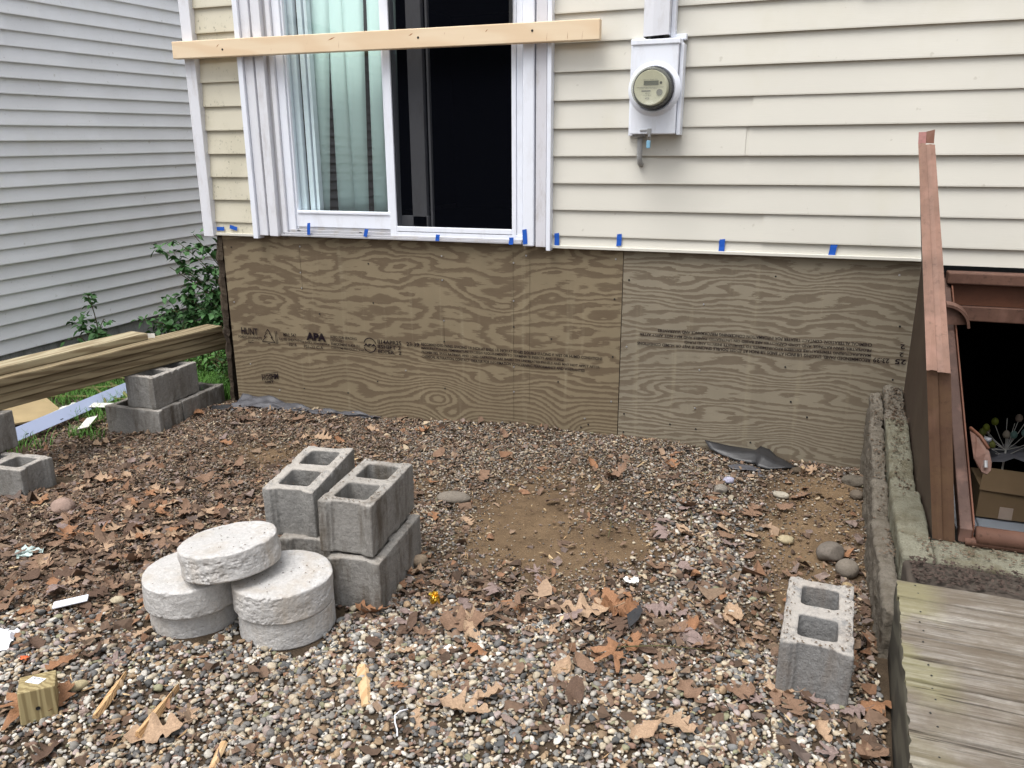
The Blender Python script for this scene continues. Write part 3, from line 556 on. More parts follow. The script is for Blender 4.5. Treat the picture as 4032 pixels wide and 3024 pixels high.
mb = MB(); mb.box(-3.30, .59, .05, .07, 1.1, 1.16); mb.make('sill_plate', M['ply_edge'], house)

# plywood skirting
def ply_panel(x0, x1, z0, z1, field, mat, y=.006, th=.013):
    nxp, nzp = int((x1 - x0) / .006), int((z1 - z0) / .006); xs, zs = np.linspace(x0, x1, nxp), np.linspace(z0, z1, nzp); Xp, Zp = np.meshgrid(xs, zs)
    Yp = np.full(Xp.shape, y) + .0015 * vnoise(Xp * 2, Zp * 2, 0, 3); Vp = np.stack([Xp, Yp, Zp], -1).reshape(-1, 3); I, J = np.meshgrid(np.arange(nxp - 1), np.arange(nzp - 1))
    Fp = np.stack([J * nxp + I, J * nxp + I + 1, (J + 1) * nxp + I + 1, (J + 1) * nxp + I], -1).reshape(-1, 4)
    p = link('plywood_panel', np_mesh('plywood_panel', Vp, Fp, attr=field(Xp, Zp).ravel()), mat, house); e = MB()
    for a, b in (((x0, z0), (x0, z1)), ((x1, z1), (x1, z0)), ((x0, z1), (x1, z1)), ((x1, z0), (x0, z0))): e.quad((a[0], y + .002, a[1]), (b[0], y + .002, b[1]), (b[0], y + th, b[1]), (a[0], y + th, a[1]))
    e.make('panel_edge', M['ply_edge'], p); return p
def bump2(X, Z, cx, cz, rx, rz, a): return a * np.exp(-(((X - cx) / rx) ** 2 + ((Z - cz) / rz) ** 2))
def field_left(X, Z):
    X = X + .05 * vnoise(X * 2.2, Z * 3, 0, 71); Z = Z + .03 * vnoise(X * 2.7, Z * 2, 0, 72)
    g = 10 * sstep(.50, .10, Z) * (0.50 - np.minimum(Z, .50)) * 2.6 + 8.0 * (1.2 - Z)
    f = g * (.62 + .38 * sstep(.6, .3, Z)) + 3.0 * fbm(X * .85, Z * 4.2, 0, 41, 3) * (.35 + .65 * sstep(.3, .55, Z)) + 1.9 * fbm(X * 3.4, Z * 13, 0, 47, 4) * (.3 + .7 * sstep(.3, .5, Z))
    f += bump2(X, Z, -1.84, .335, .20, .10, 5.2) + bump2(X, Z, -1.86, .275, .07, .035, 1.6) + bump2(X, Z, -2.37, .35, .24, .09, 3.6) + bump2(X, Z, -1.30, .33, .16, .08, 2.0) + bump2(X, Z, -2.95, .33, .2, .07, 1.2)
    f += bump2(X, Z, -2.28, .15, .13, .12, -2.8) + bump2(X, Z, -1.80, .12, .12, .13, -4.2) + bump2(X, Z, -1.10, .10, .09, .16, -5.5) + bump2(X, Z, -2.1, .86, .35, .05, 1.1) + bump2(X, Z, -2.0, 1.12, .12, .05, -1.8)
    return f + 20
def field_right(X, Z):
    g = 31 * (1.2 - Z) + 11 * sstep(.55, .2, Z) * (.55 - np.minimum(Z, .55)); f = g + 3.6 * fbm(X * .9, Z * 3.6, 0, 60, 3) + 2.1 * fbm(X * 3.0, Z * 13, 0, 66, 4)
    f += bump2(X, Z, .05, 1.06, .12, .05, -2.2) + bump2(X, Z, .02, .22, .10, .07, 2.6) + bump2(X, Z, -.48, .48, .28, .05, 2.3) + bump2(X, Z, .1, .5, .35, .045, 1.8) + bump2(X, Z, .2, .98, .22, .035, 2.2)
    return f + 20
ply1 = ply_panel(-3.240, -.8235, .0, 1.165, field_left, M['ply']); ply2 = ply_panel(-.8195, .56, .0, 1.165, field_right, M['ply2'])
ply1['label'] = 'left plywood sheet with upright stamps'; ply2['label'] = 'right plywood sheet with upside-down stamps'
# screws and popped nail heads, pencil lines
SCREWS = [(-2.242, .8), (-2.601, .714), (-1.807, .727), (-1.809, .61), (-2.926, .22), (-2.747, .248), (-2.444, .25), (-2.055, .422), (-1.812, .339), (-2.241, .339), (-3.125, .369), (-3.18, 1.08), (-2.26, 1.02), (-1.81, 1.08), (-1.81, .95), (-1.40, 1.06), (-1.33, 1.1), (-1.40, .86), (-1.40, .72), (-1.40, .50), (-1.40, .36), (-1.19, .67), (-.86, 1.1), (-.86, .9), (-.86, .6), (-.86, .36), (-3.2, .75), (-2.70, 1.1), (-2.71, .86), (-2.71, .95), (-1.15, .44), (-1.02, .2), (-.98, .22), (-1.0, .25)]
SCREWS2 = [(-.79, .66), (-.79, .3), (-.79, 1.0), (-.79, .2), (-.42, .9), (-.42, .57), (-.43, .37), (-.42, .26), (-.1, 1.05), (-.02, .62), (.02, .45), (-.15, .22), (.45, .85), (.45, .6), (.42, 1.08), (-.55, .27), (.1, .38)]
for lst, p in ((SCREWS, ply1), (SCREWS2, ply2)):
    for x, z in lst: MB().lathe([(0, 0), (.0042, 0), (.0046, -.0012), (.0046, -.003)], (x, .0035, z), 'Y', 8).make('screw_head', M['metal'] if random.random() < .4 else M['black'], p)
for x, z0, z1 in ((-1.808, .6, .75), (-1.402, .2, 1.12), (-2.705, .85, 1.12), (-1.31, .3, 1.1)): MB().box(x - .0003, x + .0003, .0035, .0047, z0, z1).make('pencil_line', M['ply_edge'], ply1)

def text(body, x0, x1, z0, z1, parent, y=.0005, flip=False, slope=0., name='printed_text', mat='ink', bold=0., th=0):
    cu = bpy.data.curves.new('t', 'FONT'); cu.body = body; cu.size = 1; cu.offset = bold + .016; cu.space_line = .95; cu.resolution_u = 2
    o = bpy.data.objects.new('t', cu); COL.objects.link(o); dg = bpy.context.evaluated_depsgraph_get(); me = bpy.data.meshes.new_from_object(o.evaluated_get(dg)); bpy.data.objects.remove(o); bpy.data.curves.remove(cu)
    a = np.empty(len(me.vertices) * 3, 'f'); me.vertices.foreach_get('co', a); a = a.reshape(-1, 3); mn, mx = a.min(0), a.max(0); u = (a[:, 0] - mn[0]) / (mx[0] - mn[0]); v = (a[:, 1] - mn[1]) / (mx[1] - mn[1])
    if flip: u, v = 1 - u, 1 - v
    b = np.stack([x0 + u * (x1 - x0), np.full(len(a), y), z0 + v * (z1 - z0) + slope * u], -1).astype('f'); me.vertices.foreach_set('co', b.ravel()); me.update(); me.name = name
    return link(name, me, M[mat], parent)
T = text
T('HUNT', -3.165, -3.045, .553, .598, ply1, bold=.01); T('FOREST PRODUCTS', -3.19, -3.018, .530, .546, ply1); T('LLC', -3.122, -3.082, .505, .524, ply1)
def strokes(segs, w, parent, name='printed_mark'):
    m = MB()
    for (xa, za), (xb, zb) in segs:
        d = Vector((xb - xa, zb - za)); n = Vector((-d.y, d.x)).normalized() * w / 2; m.quad((xa - n.x, .0005, za - n.y), (xb - n.x, .0005, zb - n.y), (xb + n.x, .0005, zb + n.y), (xa + n.x, .0005, za + n.y))
    return m.make(name, M['ink'], parent)
tx, tz = -2.972, .598
def pl(pts): return list(zip(pts[:-1], pts[1:]))
strokes(pl([(tx, tz), (tx + .018, tz - .024), (tx + .010, tz - .024), (tx + .030, tz - .048), (tx + .018, tz - .048), (tx + .046, tz - .078), (tx - .046, tz - .078), (tx - .018, tz - .048), (tx - .030, tz - .048), (tx - .010, tz - .024), (tx - .018, tz - .024), (tx, tz)]) + [((tx - .006, tz - .088), (tx + .010, tz - .088))], .005, ply1)
strokes([((-2.920, .592), (-2.918, .512)), ((-2.910, .592), (-2.908, .512))], .0035, ply1)
T('MILL 547', -2.862, -2.772, .563, .585, ply1); T('RATED SHEATHING', -2.895, -2.730, .537, .552, ply1); T('32/16', -2.828, -2.774, .508, .528, ply1)
T('APA', -2.703, -2.567, .551, .600, ply1, bold=.045); T('15/32 Category', -2.724, -2.545, .528, .545, ply1); T('PS1-22 C-A', -2.723, -2.590, .503, .522, ply1)
T('SIZED FOR SPACING', -2.537, -2.361, .576, .592, ply1, bold=.012); T('EXPOSURE 1', -2.537, -2.450, .556, .570, ply1); T('THICKNESS 0.438 IN', -2.537, -2.345, .534, .550, ply1, bold=.01); T('CUSTOM PRODUCT V-611', -2.537, -2.308, .512, .527, ply1)
ring = [(-2.276 + .040 * math.cos(a), .553 + .042 * math.sin(a)) for a in np.linspace(0, 2 * math.pi, 21)]
strokes([s for i, s in enumerate(pl(ring)) if i not in (0, 9, 10, 19)], .006, ply1); T('APA', -2.318, -2.234, .545, .562, ply1, bold=.04)
T('II14APR25   23:39', -2.225, -1.962, .567, .591, ply1, bold=.004); T('IISHIFT 2', -2.225, -2.078, .540, .562, ply1, bold=.004); T('IIOPER.  2', -2.225, -2.076, .511, .533, ply1, bold=.004)
PAR = ['RECOMMENDED PANEL SPACING 1/8 INCH AT ENDS 1/8 INCH AT EDGES DOUBLE SPACING IF WET OR HUMID CONDITIONS', 'MANUFACTURING TEMPERATURE EXCEEDS REQUIREMENTS TO TERMINATE INSECTS AND FUNGI', 'PROPERTIES, SPAN RATINGS, AND LOAD CAPACITIES ARE BASED ON UNTREATED PANELS AND MAY NOT APPLY AFTER', 'CHEMICAL ALTERATION. CONTACT TREATER FOR INFORMATION CONCERNING PERFORMANCE AND WARRANTIES']
for i, (s_, xr) in enumerate(zip(PAR, (-.912, -1.12, -.925, -1.005))): T(s_, -1.948, xr, .578 - i * .0235, .594 - i * .0235, ply1, bold=.012)
for i, (s_, xl) in enumerate(zip(PAR, (-.735, -.50, -.725, -.635))): T(s_, xl, .345, .676 + i * .0240, .692 + i * .0240, ply2, flip=True, bold=.012)
T('23:39', .357, .425, .676, .700, ply2, flip=True, bold=.01); T('25', .448, .495, .676, .700, ply2, flip=True, bold=.01); T('2', .462, .480, .712, .732, ply2, flip=True); T('2', .462, .482, .748, .770, ply2, flip=True)
T('HGGHM', -3.046, -2.926, .270, .306, ply1, bold=.03, slope=.022); T('SMT', -3.028, -2.960, .256, .270, ply1, bold=.02, slope=.010); strokes([((-3.052, .308), (-2.925, .335))], .003, ply1)
# crumbled edge of the old foundation seen beside the plywood
n = 60; V, F = [], []
for i in range(n):
    z = -.05 + 1.19 * i / (n - 1); w_ = .050 + .016 * float(vnoise(z * 14, 1.3, 0, 2)) + .006 * float(vnoise(z * 45, 2.3, 0, 3)); 
    for j, (dx, dy) in enumerate(((0, -.012), (-.45, -.022), (-.85, -.008), (-1, .03), (-.95, .12), (0, .14))):
        V.append((-3.236 - .01 * (1 - i / n) + dx * w_ - .028 * (1 - i / n), .012 + dy + .008 * float(vnoise(z * 30, j * 3.1, 0, 4)), z + .004 * float(vnoise(z * 20, j, 0, 8))))
for i in range(n - 1):
    for j in range(5): a = i * 6 + j; F.append((a, a + 1, a + 7, a + 6))
me = bpy.data.meshes.new('foundation_edge'); me.from_pydata(V, [], F); link('foundation_edge', me, M['stone'], house)

# sliding door ---------------------------------------------------------------
def parts(name, mat, parent, bev, *bx):
    for b in bx: o = MB().box(*b).make(name, mat, parent, bev)
    return o
door = MB().box(-2.795, -1.345, -.030, .04, 1.160, 1.171).make('sliding_door', M['sill'], house, .002)
parts('jamb', M['white'], door, .003, (-2.760, -2.712, .00, .06, 1.185, 2.72), (-1.338, -1.275, -.004, .06, 1.172, 2.72))
# casings left: channel, boards stepping inwards
parts('channel_trim', M['white'], door, .002, (-2.970, -2.938, -.052, .02, 1.143, 2.72), (-1.207, -1.186, -.050, .02, 1.135, 2.72))
parts('casing', M['white_g'], door, .003, (-2.936, -2.880, -.036, .02, 1.160, 2.72), (-2.864, -2.808, -.040, .02, 1.158, 2.72), (-2.789, -2.761, -.016, .03, 1.178, 2.72))
parts('casing_groove', M['sill'], door, .001, (-2.880, -2.864, -.020, .02, 1.162, 2.72), (-2.808, -2.789, -.012, .02, 1.168, 2.72))
m = MB(); m.box(-1.270, -1.216, -.026, .02, 1.150, 2.72); m.make('casing', M['white_w'], door, .002); m = MB(); m.box(-1.336, -1.277, -.036, .02, 1.152, 2.72); m.make('casing', M['white'], door, .006)
m = MB(); m.box(-2.712, -2.700, .012, .05, 1.20, 2.72); m.box(-2.712, -2.105, .010, .055, 1.212, 1.286); m.box(-2.700, -2.105, .004, .05, 1.286, 1.302); m.box(-2.125, -2.06, .012, .05, 1.21, 2.72); m.make('fixed_sash', M['white'], door, .003)
m = MB(); m.quad((-2.702, .032, 1.30), (-2.12, .032, 1.30), (-2.12, .032, 2.72), (-2.702, .032, 2.72)); m.make('glass_pane', M['glass'], door)
m = MB(); m.box(-2.103, -2.062, -.012, .008, 1.178, 2.72); m.box(-1.402, -1.378, -.012, .008, 1.178, 2.72); m.box(-1.377, -1.345, -.006, .010, 1.176, 2.72); m.box(-2.062, -1.402, -.012, .008, 1.205, 1.232); m.box(-2.103, -1.345, -.010, .010, 1.176, 1.203); m.make('screen_frame', M['white'], door, .003)
m = MB(); m.quad((-2.062, -.002, 1.23), (-1.402, -.002, 1.23), (-1.402, -.002, 2.72), (-2.062, -.002, 2.72)); m.make('insect_screen', M['screen'], door)
m = MB(); m.box(-1.99, -1.905, .040, .075, 1.22, 2.72); m.box(-1.885, -1.872, .045, .07, 1.22, 2.72); m.box(-2.06, -1.90, .040, .075, 1.22, 1.285); m.make('sliding_sash', M['white_g'], door, .003)
m = MB(); m.box(-2.655, -2.625, .075, .11, 1.25, 2.72); m.box(-2.615, -2.605, .08, .11, 1.25, 2.72); m.box(-2.60, -2.59, .07, .11, 1.25, 2.72); m.box(-2.715, -2.67, .06, .09, 1.2, 2.72); m.make('inner_stile', M['white'], door, .002)
m = MB(); m.box(-2.78, -1.345, -.018, .04, 1.171, 1.182); m.box(-2.76, -2.10, -.004, .04, 1.182, 1.197); m.box(-2.76, -2.10, .014, .04, 1.197, 1.213); m.box(-2.10, -1.345, -.020, .04, 1.171, 1.177); m.make('threshold', M['sill'], door, .002)
m = MB(); m.box(-2.702, -2.68, -.006, -.003, 1.190, 1.1935); m.box(-2.30, -2.285, -.006, -.003, 1.190, 1.1935); m.make('weep_slot', M['black'], door)
m = MB(); m.box(-1.407, -1.392, -.030, -.012, 2.19, 2.40); m.make('handle', M['black'], door, .004)
m = MB()
for a in ((-3.3, -3.28, .1, 3.5), (-.9, -.88, .1, 3.5)): m.box(a[0], a[1], a[2], a[3], 1.1, 2.84)
m.box(-3.3, -.9, 3.5, 3.52, 1.1, 2.84); m.box(-3.3, -.9, .061, 3.5, 1.08, 1.10); m.box(-3.3, -2.76, .061, .08, 1.1, 2.84); m.box(-1.3, -.9, .061, .08, 1.1, 2.84); m.make('room', M['room'], house)
# sheathing would close the doorway: cut it
sh = [o for o in bpy.data.objects if o.name.startswith('sheathing')][0]; bpy.data.objects.remove(sh)
m = MB(); m.box(-3.33, -2.80, .022, .06, 1.14, 2.84); m.box(-1.25, 3.4, .022, .06, 1.14, 2.84); m.make('sheathing', M['ply_edge'], house)
# vertical blinds behind the glass
bl = empty('vertical_blinds', (-2.4, .13, 1.28), 'pale green vertical blinds hanging behind the left glass of the sliding door', 'blinds')
for xa, xb, xt0, xt1, yy in ((-2.655, -2.565, -2.66, -2.46, .13), (-2.510, -2.392, -2.50, -2.40, .135), (-2.398, -2.310, -2.41, -2.270, .13), (-2.276, -2.180, -2.255, -2.16, .13), (-2.19, -2.11, -2.17, -2.09, .14)):
    m = MB(); k = 5
    for i in range(k):
        for (a0, a1, z) in ((xa, xb, 1.29), (xt0, xt1, 2.70)): x = a0 + (a1 - a0) * i / (k - 1); m.v.append((x, yy - .012 * math.sin(math.pi * i / (k - 1)), z))
    m.f = [(2 * i, 2 * i + 2, 2 * i + 3, 2 * i + 1) for i in range(k - 1)]; s_ = m.make('slat', M['slat'], bl, sm=True)
    md = s_.modifiers.new('thick', 'SOLIDIFY'); md.thickness = .0015

# ------------------------------------------------------------------ stud nailed across the door
def displaced(o, amp, fr, seed=0):
    me = o.data; n = len(me.vertices); a = np.empty(n * 3, 'f'); me.vertices.foreach_get('co', a); a = a.reshape(-1, 3); nn = np.empty(n * 3, 'f'); me.vertices.foreach_get('normal', nn); nn = nn.reshape(-1, 3)
    d = fbm(a[:, 0] * fr, a[:, 1] * fr, a[:, 2] * fr + seed * 7.7, seed, 4); me.vertices.foreach_set('co', (a + nn * (d * amp)[:, None]).astype('f').ravel()); me.update()
st = MB().box(-1.21, 1.21, -.019, .019, -.0445, .0445).make('lumber_stud', M['pine'], None, .004)
st.location = (-2.158, -.068, 2.1085); st.rotation_euler = (0, math.atan2(.016, 2.42), 0); tag(st, 'pale new pine stud nailed level across the sliding door', 'lumber')
st.data.transform(Matrix.Translation((0, 0, 0)))
for x, dz in ((-3.03, .00), (-1.86, 0.01), (-1.27, .015)): MB().lathe([(0, 0), (.006, 0), (.006, -.003)], (x, -.088, 2.145 + dz), 'Y', 8).make('screw_head', M['black'], st)
for x, z, l, a in ((-3.06, 2.165, .028, .6), (-2.72, 2.135, .035, 1.3), (-2.5, 2.15, .05, 1.2), (-2.35, 2.17, .05, .3), (-2.31, 2.14, .045, 1.4), (-1.62, 2.14, .03, 1.1), (-1.2, 2.13, .045, 1.4), (-1.1, 2.13, .04, 1.5), (-1.03, 2.13, .05, 1.4), (-1.9, 2.17, .03, .4), (-1.72, 2.165, .02, 1.0), (-1.5, 2.17, .02, .6)):
    m = MB(); c, s_ = math.cos(a), math.sin(a); w = .004; m.quad((x - c * l / 2 + s_ * w, -.0872, z - s_ * l / 2), (x, -.0872, z - .8 * w), (x + c * l / 2, -.0872, z + s_ * l / 2), (x + .002, -.0872, z + w)); m.make('knot_mark', M['knotm'] if 'knotm' in M else M.setdefault('knotm', simple('pine knot', (.38, .17, .07), .7)), st)

# ------------------------------------------------------------------ electric meter
mt = empty('electric_meter', (-.685, -.012, 1.685), 'white electric meter box with a round glass dial on the cream siding', 'electric meter')
m = MB(); m.box(-.790, -.584, -.108, -.012, 1.688, 2.075); m.make('box', M['white'], mt, .004)
m = MB(); m.box(-.797, -.578, -.114, -.01, 2.066, 2.088); m.make('lid', M['white'], mt, .003)
m = MB(); m.box(-.812, -.793, -.032, -.008, 1.683, 2.082); m.box(-.812, -.583, -.030, -.009, 2.088, 2.102); m.box(-.582, -.565, -.085, -.008, 1.683, 2.07); m.box(-.640, -.562, -.05, -.008, 2.088, 2.112); m.make('flange', M['white'], mt, .002)
m = MB().lathe([(.118, -.001), (.112, .004), (.100, .012), (.094, .012), (.092, .004)], (-.685, -.108, 1.880), 'Y', 48); m.make('ring', M['white'], mt, sm=True)
m = MB().lathe([(.088, 0), (.088, .035), (.086, .045), (.0, .045)], (-.685, -.108, 1.880), 'Y', 48); m.make('base_collar', M['black'], mt, sm=False)
m = MB().lathe([(.073, .045), (.073, .090), (.071, .093), (.0, .0931)], (-.685, -.108, 1.880), 'Y', 48); di = m.make('dial', M['meter_face'], mt)
m = MB().lathe([(.0865, .045), (.0855, .095), (.082, .108), (.072, .114), (.070, .111), (.0, .1112)], (-.685, -.108, 1.880), 'Y', 48); m.make('glass_cover', M['meter_dome'], mt, sm=True)
fy = -.2020
m = MB(); m.box(-.715, -.650, fy - .001, fy + .002, 1.890, 1.908); m.make('display', M['lcd'], di)
m = MB(); m.quad((-.745, fy, 1.882), (-.628, fy, 1.882), (-.628, fy, 1.8805), (-.745, fy, 1.8805)); m.box(-.724, -.684, fy - .0005, fy + .002, 1.864, 1.869); m.make('dial_marks', M['grey'], di)
m = MB().lathe([(0, .004), (.013, .004), (.014, 0)], (-.645, fy + .002, 1.860), 'Y', 16); m.make('button', M['grey'], di)
m = MB().lathe([(0, .003), (.0055, .003), (.006, 0)], (-.640, fy + .002, 1.899), 'Y', 16); m.make('sensor', M['black'], di)
for s_, xa, xb, za, zb in (('Electric Power Co.', -.716, -.654, 1.9105, 1.9145), ('CL200 240V 3W 60Hz', -.735, -.655, 1.8745, 1.8775), ('Kh 7.2', -.706, -.688, 1.853, 1.860), ('TA 30  FM 2S', -.716, -.680, 1.846, 1.850), ('METER', -.706, -.688, 1.832, 1.839)): T(s_, xa, xb, za, zb, di, y=fy - .0008, mat='grey', name='printed_text')
m = MB(); m.box(-.742, -.705, -.112, -.108, 1.700, 1.708); m.box(-.708, -.690, -.1125, -.107, 1.690, 1.712); m.box(-.703, -.693, -.114, -.104, 1.676, 1.690); m.make('hasp', M['metal'], mt, .001)
m = MB().tube([(-.703, -.112, 1.680), (-.705, -.113, 1.655), (-.694, -.113, 1.655), (-.692, -.112, 1.680)], .0012, 5); sw = m.make('seal_wire', M['metal'], mt)
m = MB(); m.box(-.709, -.691, -.117, -.109, 1.626, 1.660); m.make('seal_tag', M['sealblue'], mt, .003)
m = MB().tube([(-.752, -.045, 1.69), (-.752, -.045, 1.58), (-.752, -.028, 1.560), (-.752, .0, 1.552)], .0125, 12); m.box(-.778, -.728, -.075, -.02, 1.676, 1.688); m.make('conduit_stub', M['grey_pipe'], mt, 0, True)
cs = empty('conduit_cover', (-.68, -.03, 2.1), 'white boxed metal conduit cover running up from the electric meter', 'conduit')
m = MB(); m.quad((-.748, -.012, 2.10), (-.745, -.105, 2.10), (-.745, -.105, 2.84), (-.748, -.012, 2.84)); m.quad((-.745, -.105, 2.10), (-.700, -.118, 2.10), (-.700, -.118, 2.84), (-.745, -.105, 2.84)); m.quad((-.700, -.118, 2.10), (-.632, -.112, 2.104), (-.632, -.112, 2.84), (-.700, -.118, 2.84)); m.quad((-.632, -.112, 2.104), (-.632, -.012, 2.104), (-.632, -.012, 2.84), (-.632, -.112, 2.84)); m.make('cover', M['white_g'], cs)
m = MB(); m.box(-.631, -.612, -.06, -.012, 2.095, 2.84); m.make('flange', M['white'], cs, .002)
m = MB().tube([(-.69, -.065, 2.08), (-.69, -.065, 2.7)], .03, 12); m.make('cable', M['black'], cs, 0, True)

# ------------------------------------------------------------------ blue tape
TP = [(-3.227, 1.188, .055, .022, .0, 'first blue tape piece from the left, lying flat beside the corner board', YS - .002), (-3.134, 1.196, .052, .022, -.28, 'second blue tape piece from the left, tilted on the cream siding', YS - .002),
      (-2.606, 1.205, .020, .066, -.1, 'blue tape on the door threshold under the left glass, nearest the casing', -.033), (-2.242, 1.193, .022, .044, -.3, 'blue tape on the threshold left of the screen frame corner', -.033), (-1.812, 1.180, .022, .034, -.2, 'blue tape under the middle of the screen door', -.033),
      (-1.398, 1.176, .024, .036, -.1, 'blue tape under the right corner of the screen door', -.033), (-1.322, 1.200, .024, .074, .05, 'tall blue tape strip on the white casing right of the screen', -.0385),
      (-1.160, 1.189, .024, .064, .02, 'blue tape on the cream siding just right of the door trim', YS - .0035), (-.842, 1.197, .024, .058, -.02, 'blue tape above the joint between the plywood sheets', YS - .0035), (-.352, 1.186, .026, .060, -.03, 'blue tape on the bottom siding course in the middle of the right sheet', YS - .0035), (.133, 1.176, .028, .064, -.12, 'rightmost blue tape piece, near the rusty cellar door', YS - .0035)]
for x, z, w, h, a, lb, y in TP:
    m = MB(); nn = 6 if h > w else 6; pts = []
    for i in range(nn):
        t = i / (nn - 1) - .5; jx, jy = random.uniform(-.0006, .0006), random.uniform(0, .0012)
        for s_ in (-.5, .5):
            if h > w: pts.append((s_ * w + jx + (random.uniform(-.001, .001) if i in (0, nn - 1) else 0), -jy, t * h + s_ * .004))
            else: pts.append((t * w, -jy, s_ * h + jx + t * .002))
    m.v = [(x + p[0] * math.cos(a) - p[2] * math.sin(a), y + p[1], z + p[0] * math.sin(a) + p[2] * math.cos(a)) for p in pts]; m.f = [(2 * i, 2 * i + 1, 2 * i + 3, 2 * i + 2) for i in range(nn - 1)]
    o = m.make('tape_strip', M['tape']); md = o.modifiers.new('t', 'SOLIDIFY'); md.thickness = .0003; tag(o, lb, 'tape', "strips of blue painter's tape along the bottom of the siding")

# ------------------------------------------------------------------ neighbour's house
nb = empty('neighbor_house', (-5.12, 1, .1), 'pale grey vinyl-sided neighbouring house across the narrow gap at the left', 'house')
TH = math.atan2(.067, 1.733); TILT = .033 / 1.733
def nbv(v):   # local: x along the wall, y outwards (negative), z up
    s_, out, z = v; bx, by = -5.142 + .067 * (s_ - .29) / 1.733, s_; return (bx - out, by, z + TILT * (s_ - .29))
mb = MB(); siding(mb, -6, 6.5, 1.705 + .1016 * 12, .27, .1016, y0=-.010, lap=.021)
for s0, k in ((.65, 8.5), (.37, 7.5), (.34, 6), (.81, 5.5), (.80, 4.5), (.99, 1.5), (.99, .5), (.66, -2.5), (.67, -3.5), (.6, -8), (.5, -11)):
    zt = 1.705 + .1016 * math.floor(k); m2 = MB(); siding(m2, s0 - 3.0, s0, zt, zt - .01, .1016, y0=-.010, lap=.021, off=.0052); mb.v, base = mb.v + m2.v, len(mb.v); mb.f += [tuple(i + base for i in f) for f in m2.f]
mb.v = [nbv(v) for v in mb.v]; mb.make('siding', M['grey_s'], nb)
mb = MB().box(-6, 6.5, .012, .2, -.4, .30); mb.v = [nbv(v) for v in mb.v]; mb.make('foundation', M['found'], nb)
mb = MB().box(-6, 6.5, .013, 5, .28, 3.0); mb.v = [nbv((v[0], v[1], v[2])) for v in mb.v]; mb.make('wall', M['ply_edge'], nb)
mb = MB().box(-6.1, 6.6, .0, 5.2, 3.02, 3.10); mb.v = [nbv(v) for v in mb.v]; mb.make('roof', M['found'], nb)
MB().box(-3.30, -3.262, .16, 6, -.4, 1.14).make('foundation', M['parge'], house)

# ------------------------------------------------------------------ concrete blocks
def cmu_mesh(mat, seed, core=(.125, .118), L=.394, W=.194, H=.192):
    cu = bpy.data.curves.new('c', 'CURVE'); cu.dimensions = '2D'; cu.fill_mode = 'BOTH'; cu.extrude = H / 2
    def spl(pts):
        s = cu.splines.new('POLY'); s.points.add(len(pts) - 1)
        for p, q in zip(s.points, pts): p.co = (q[0], q[1], 0, 1)
        s.use_cyclic_u = True
    l, w, e, g = L / 2, W / 2, .015, .030
    end = [(l, -w), (l, -w + g), (l - e * .5, -w + g + .004), (l - e * .5, -w + g + .014), (l - e, -w + g + .020), (l - e, w - g - .020), (l - e * .5, w - g - .014), (l - e * .5, w - g - .004), (l, w - g), (l, w)]
    spl(end + [(-x, -y) for x, y in end])
    cl, cw, r_ = core[0] / 2, core[1] / 2, .013
    for cx in (-.088, .088):
        pts = []
        for qx, qy, a0 in ((1, 1, 0), (-1, 1, 90), (-1, -1, 180), (1, -1, 270)):
            for k in range(4): a = R(a0 + 30 * k); pts.append((cx + qx * (cl - r_) + r_ * math.cos(a), qy * (cw - r_) + r_ * math.sin(a)))
        spl(pts)
    o = bpy.data.objects.new('c', cu); COL.objects.link(o); dg = bpy.context.evaluated_depsgraph_get(); me = bpy.data.meshes.new_from_object(o.evaluated_get(dg)); bpy.data.objects.remove(o)
    o = bpy.data.objects.new('c', me); COL.objects.link(o); md = o.modifiers.new('r', 'REMESH'); md.mode = 'VOXEL'; md.voxel_size = .0042; md.use_smooth_shade = True
    dg = bpy.context.evaluated_depsgraph_get(); me = bpy.data.meshes.new_from_object(o.evaluated_get(dg)); bpy.data.objects.remove(o)
    n = len(me.vertices); a = np.empty(n * 3, 'f'); me.vertices.foreach_get('co', a); a = a.reshape(-1, 3).astype('f8'); nn = np.empty(n * 3, 'f'); me.vertices.foreach_get('normal', nn); nn = nn.reshape(-1, 3)
    d = .0016 * fbm(a[:, 0] * 60, a[:, 1] * 60, a[:, 2] * 60, seed, 3) + .0012 * fbm(a[:, 0] * 12, a[:, 1] * 12, a[:, 2] * 12, seed + 9, 2)
    ex = np.minimum(L / 2 - abs(a[:, 0]), .02) + np.minimum(W / 2 - abs(a[:, 1]), .02); ez = H / 2 - abs(a[:, 2])     # chipped arrises
    corner = np.clip(1 - (np.maximum(ez, 0) + np.maximum(np.minimum(L / 2 - abs(a[:, 0]), W / 2 - abs(a[:, 1])), 0)) / .016, 0, 1); ch = np.clip(vnoise(a[:, 0] * 34, a[:, 1] * 34, a[:, 2] * 34, seed + 3) - .05, 0, 1) * corner * .011
    a = a + nn * (d - ch)[:, None]; a[:, 2] += H / 2; a[:, 0] *= 1 + .00; ta = np.array(a[:, 2] / H)[:, None]
    me.vertices.foreach_set('co', a.astype('f').ravel()); me.update(); me.name = 'concrete_block'; smooth(me); me.materials.append(mat); return me
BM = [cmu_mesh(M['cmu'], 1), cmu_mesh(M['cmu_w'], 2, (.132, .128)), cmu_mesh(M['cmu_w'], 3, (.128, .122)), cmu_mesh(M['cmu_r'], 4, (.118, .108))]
def block(mi, x, y, z, rz, label, rx=0, ry=0):
    o = bpy.data.objects.new('concrete_block', BM[mi]); COL.objects.link(o); o.location = (x, y, z); o.rotation_euler = (rx, ry, rz); return tag(o, label, 'concrete block', 'grey hollow concrete blocks')
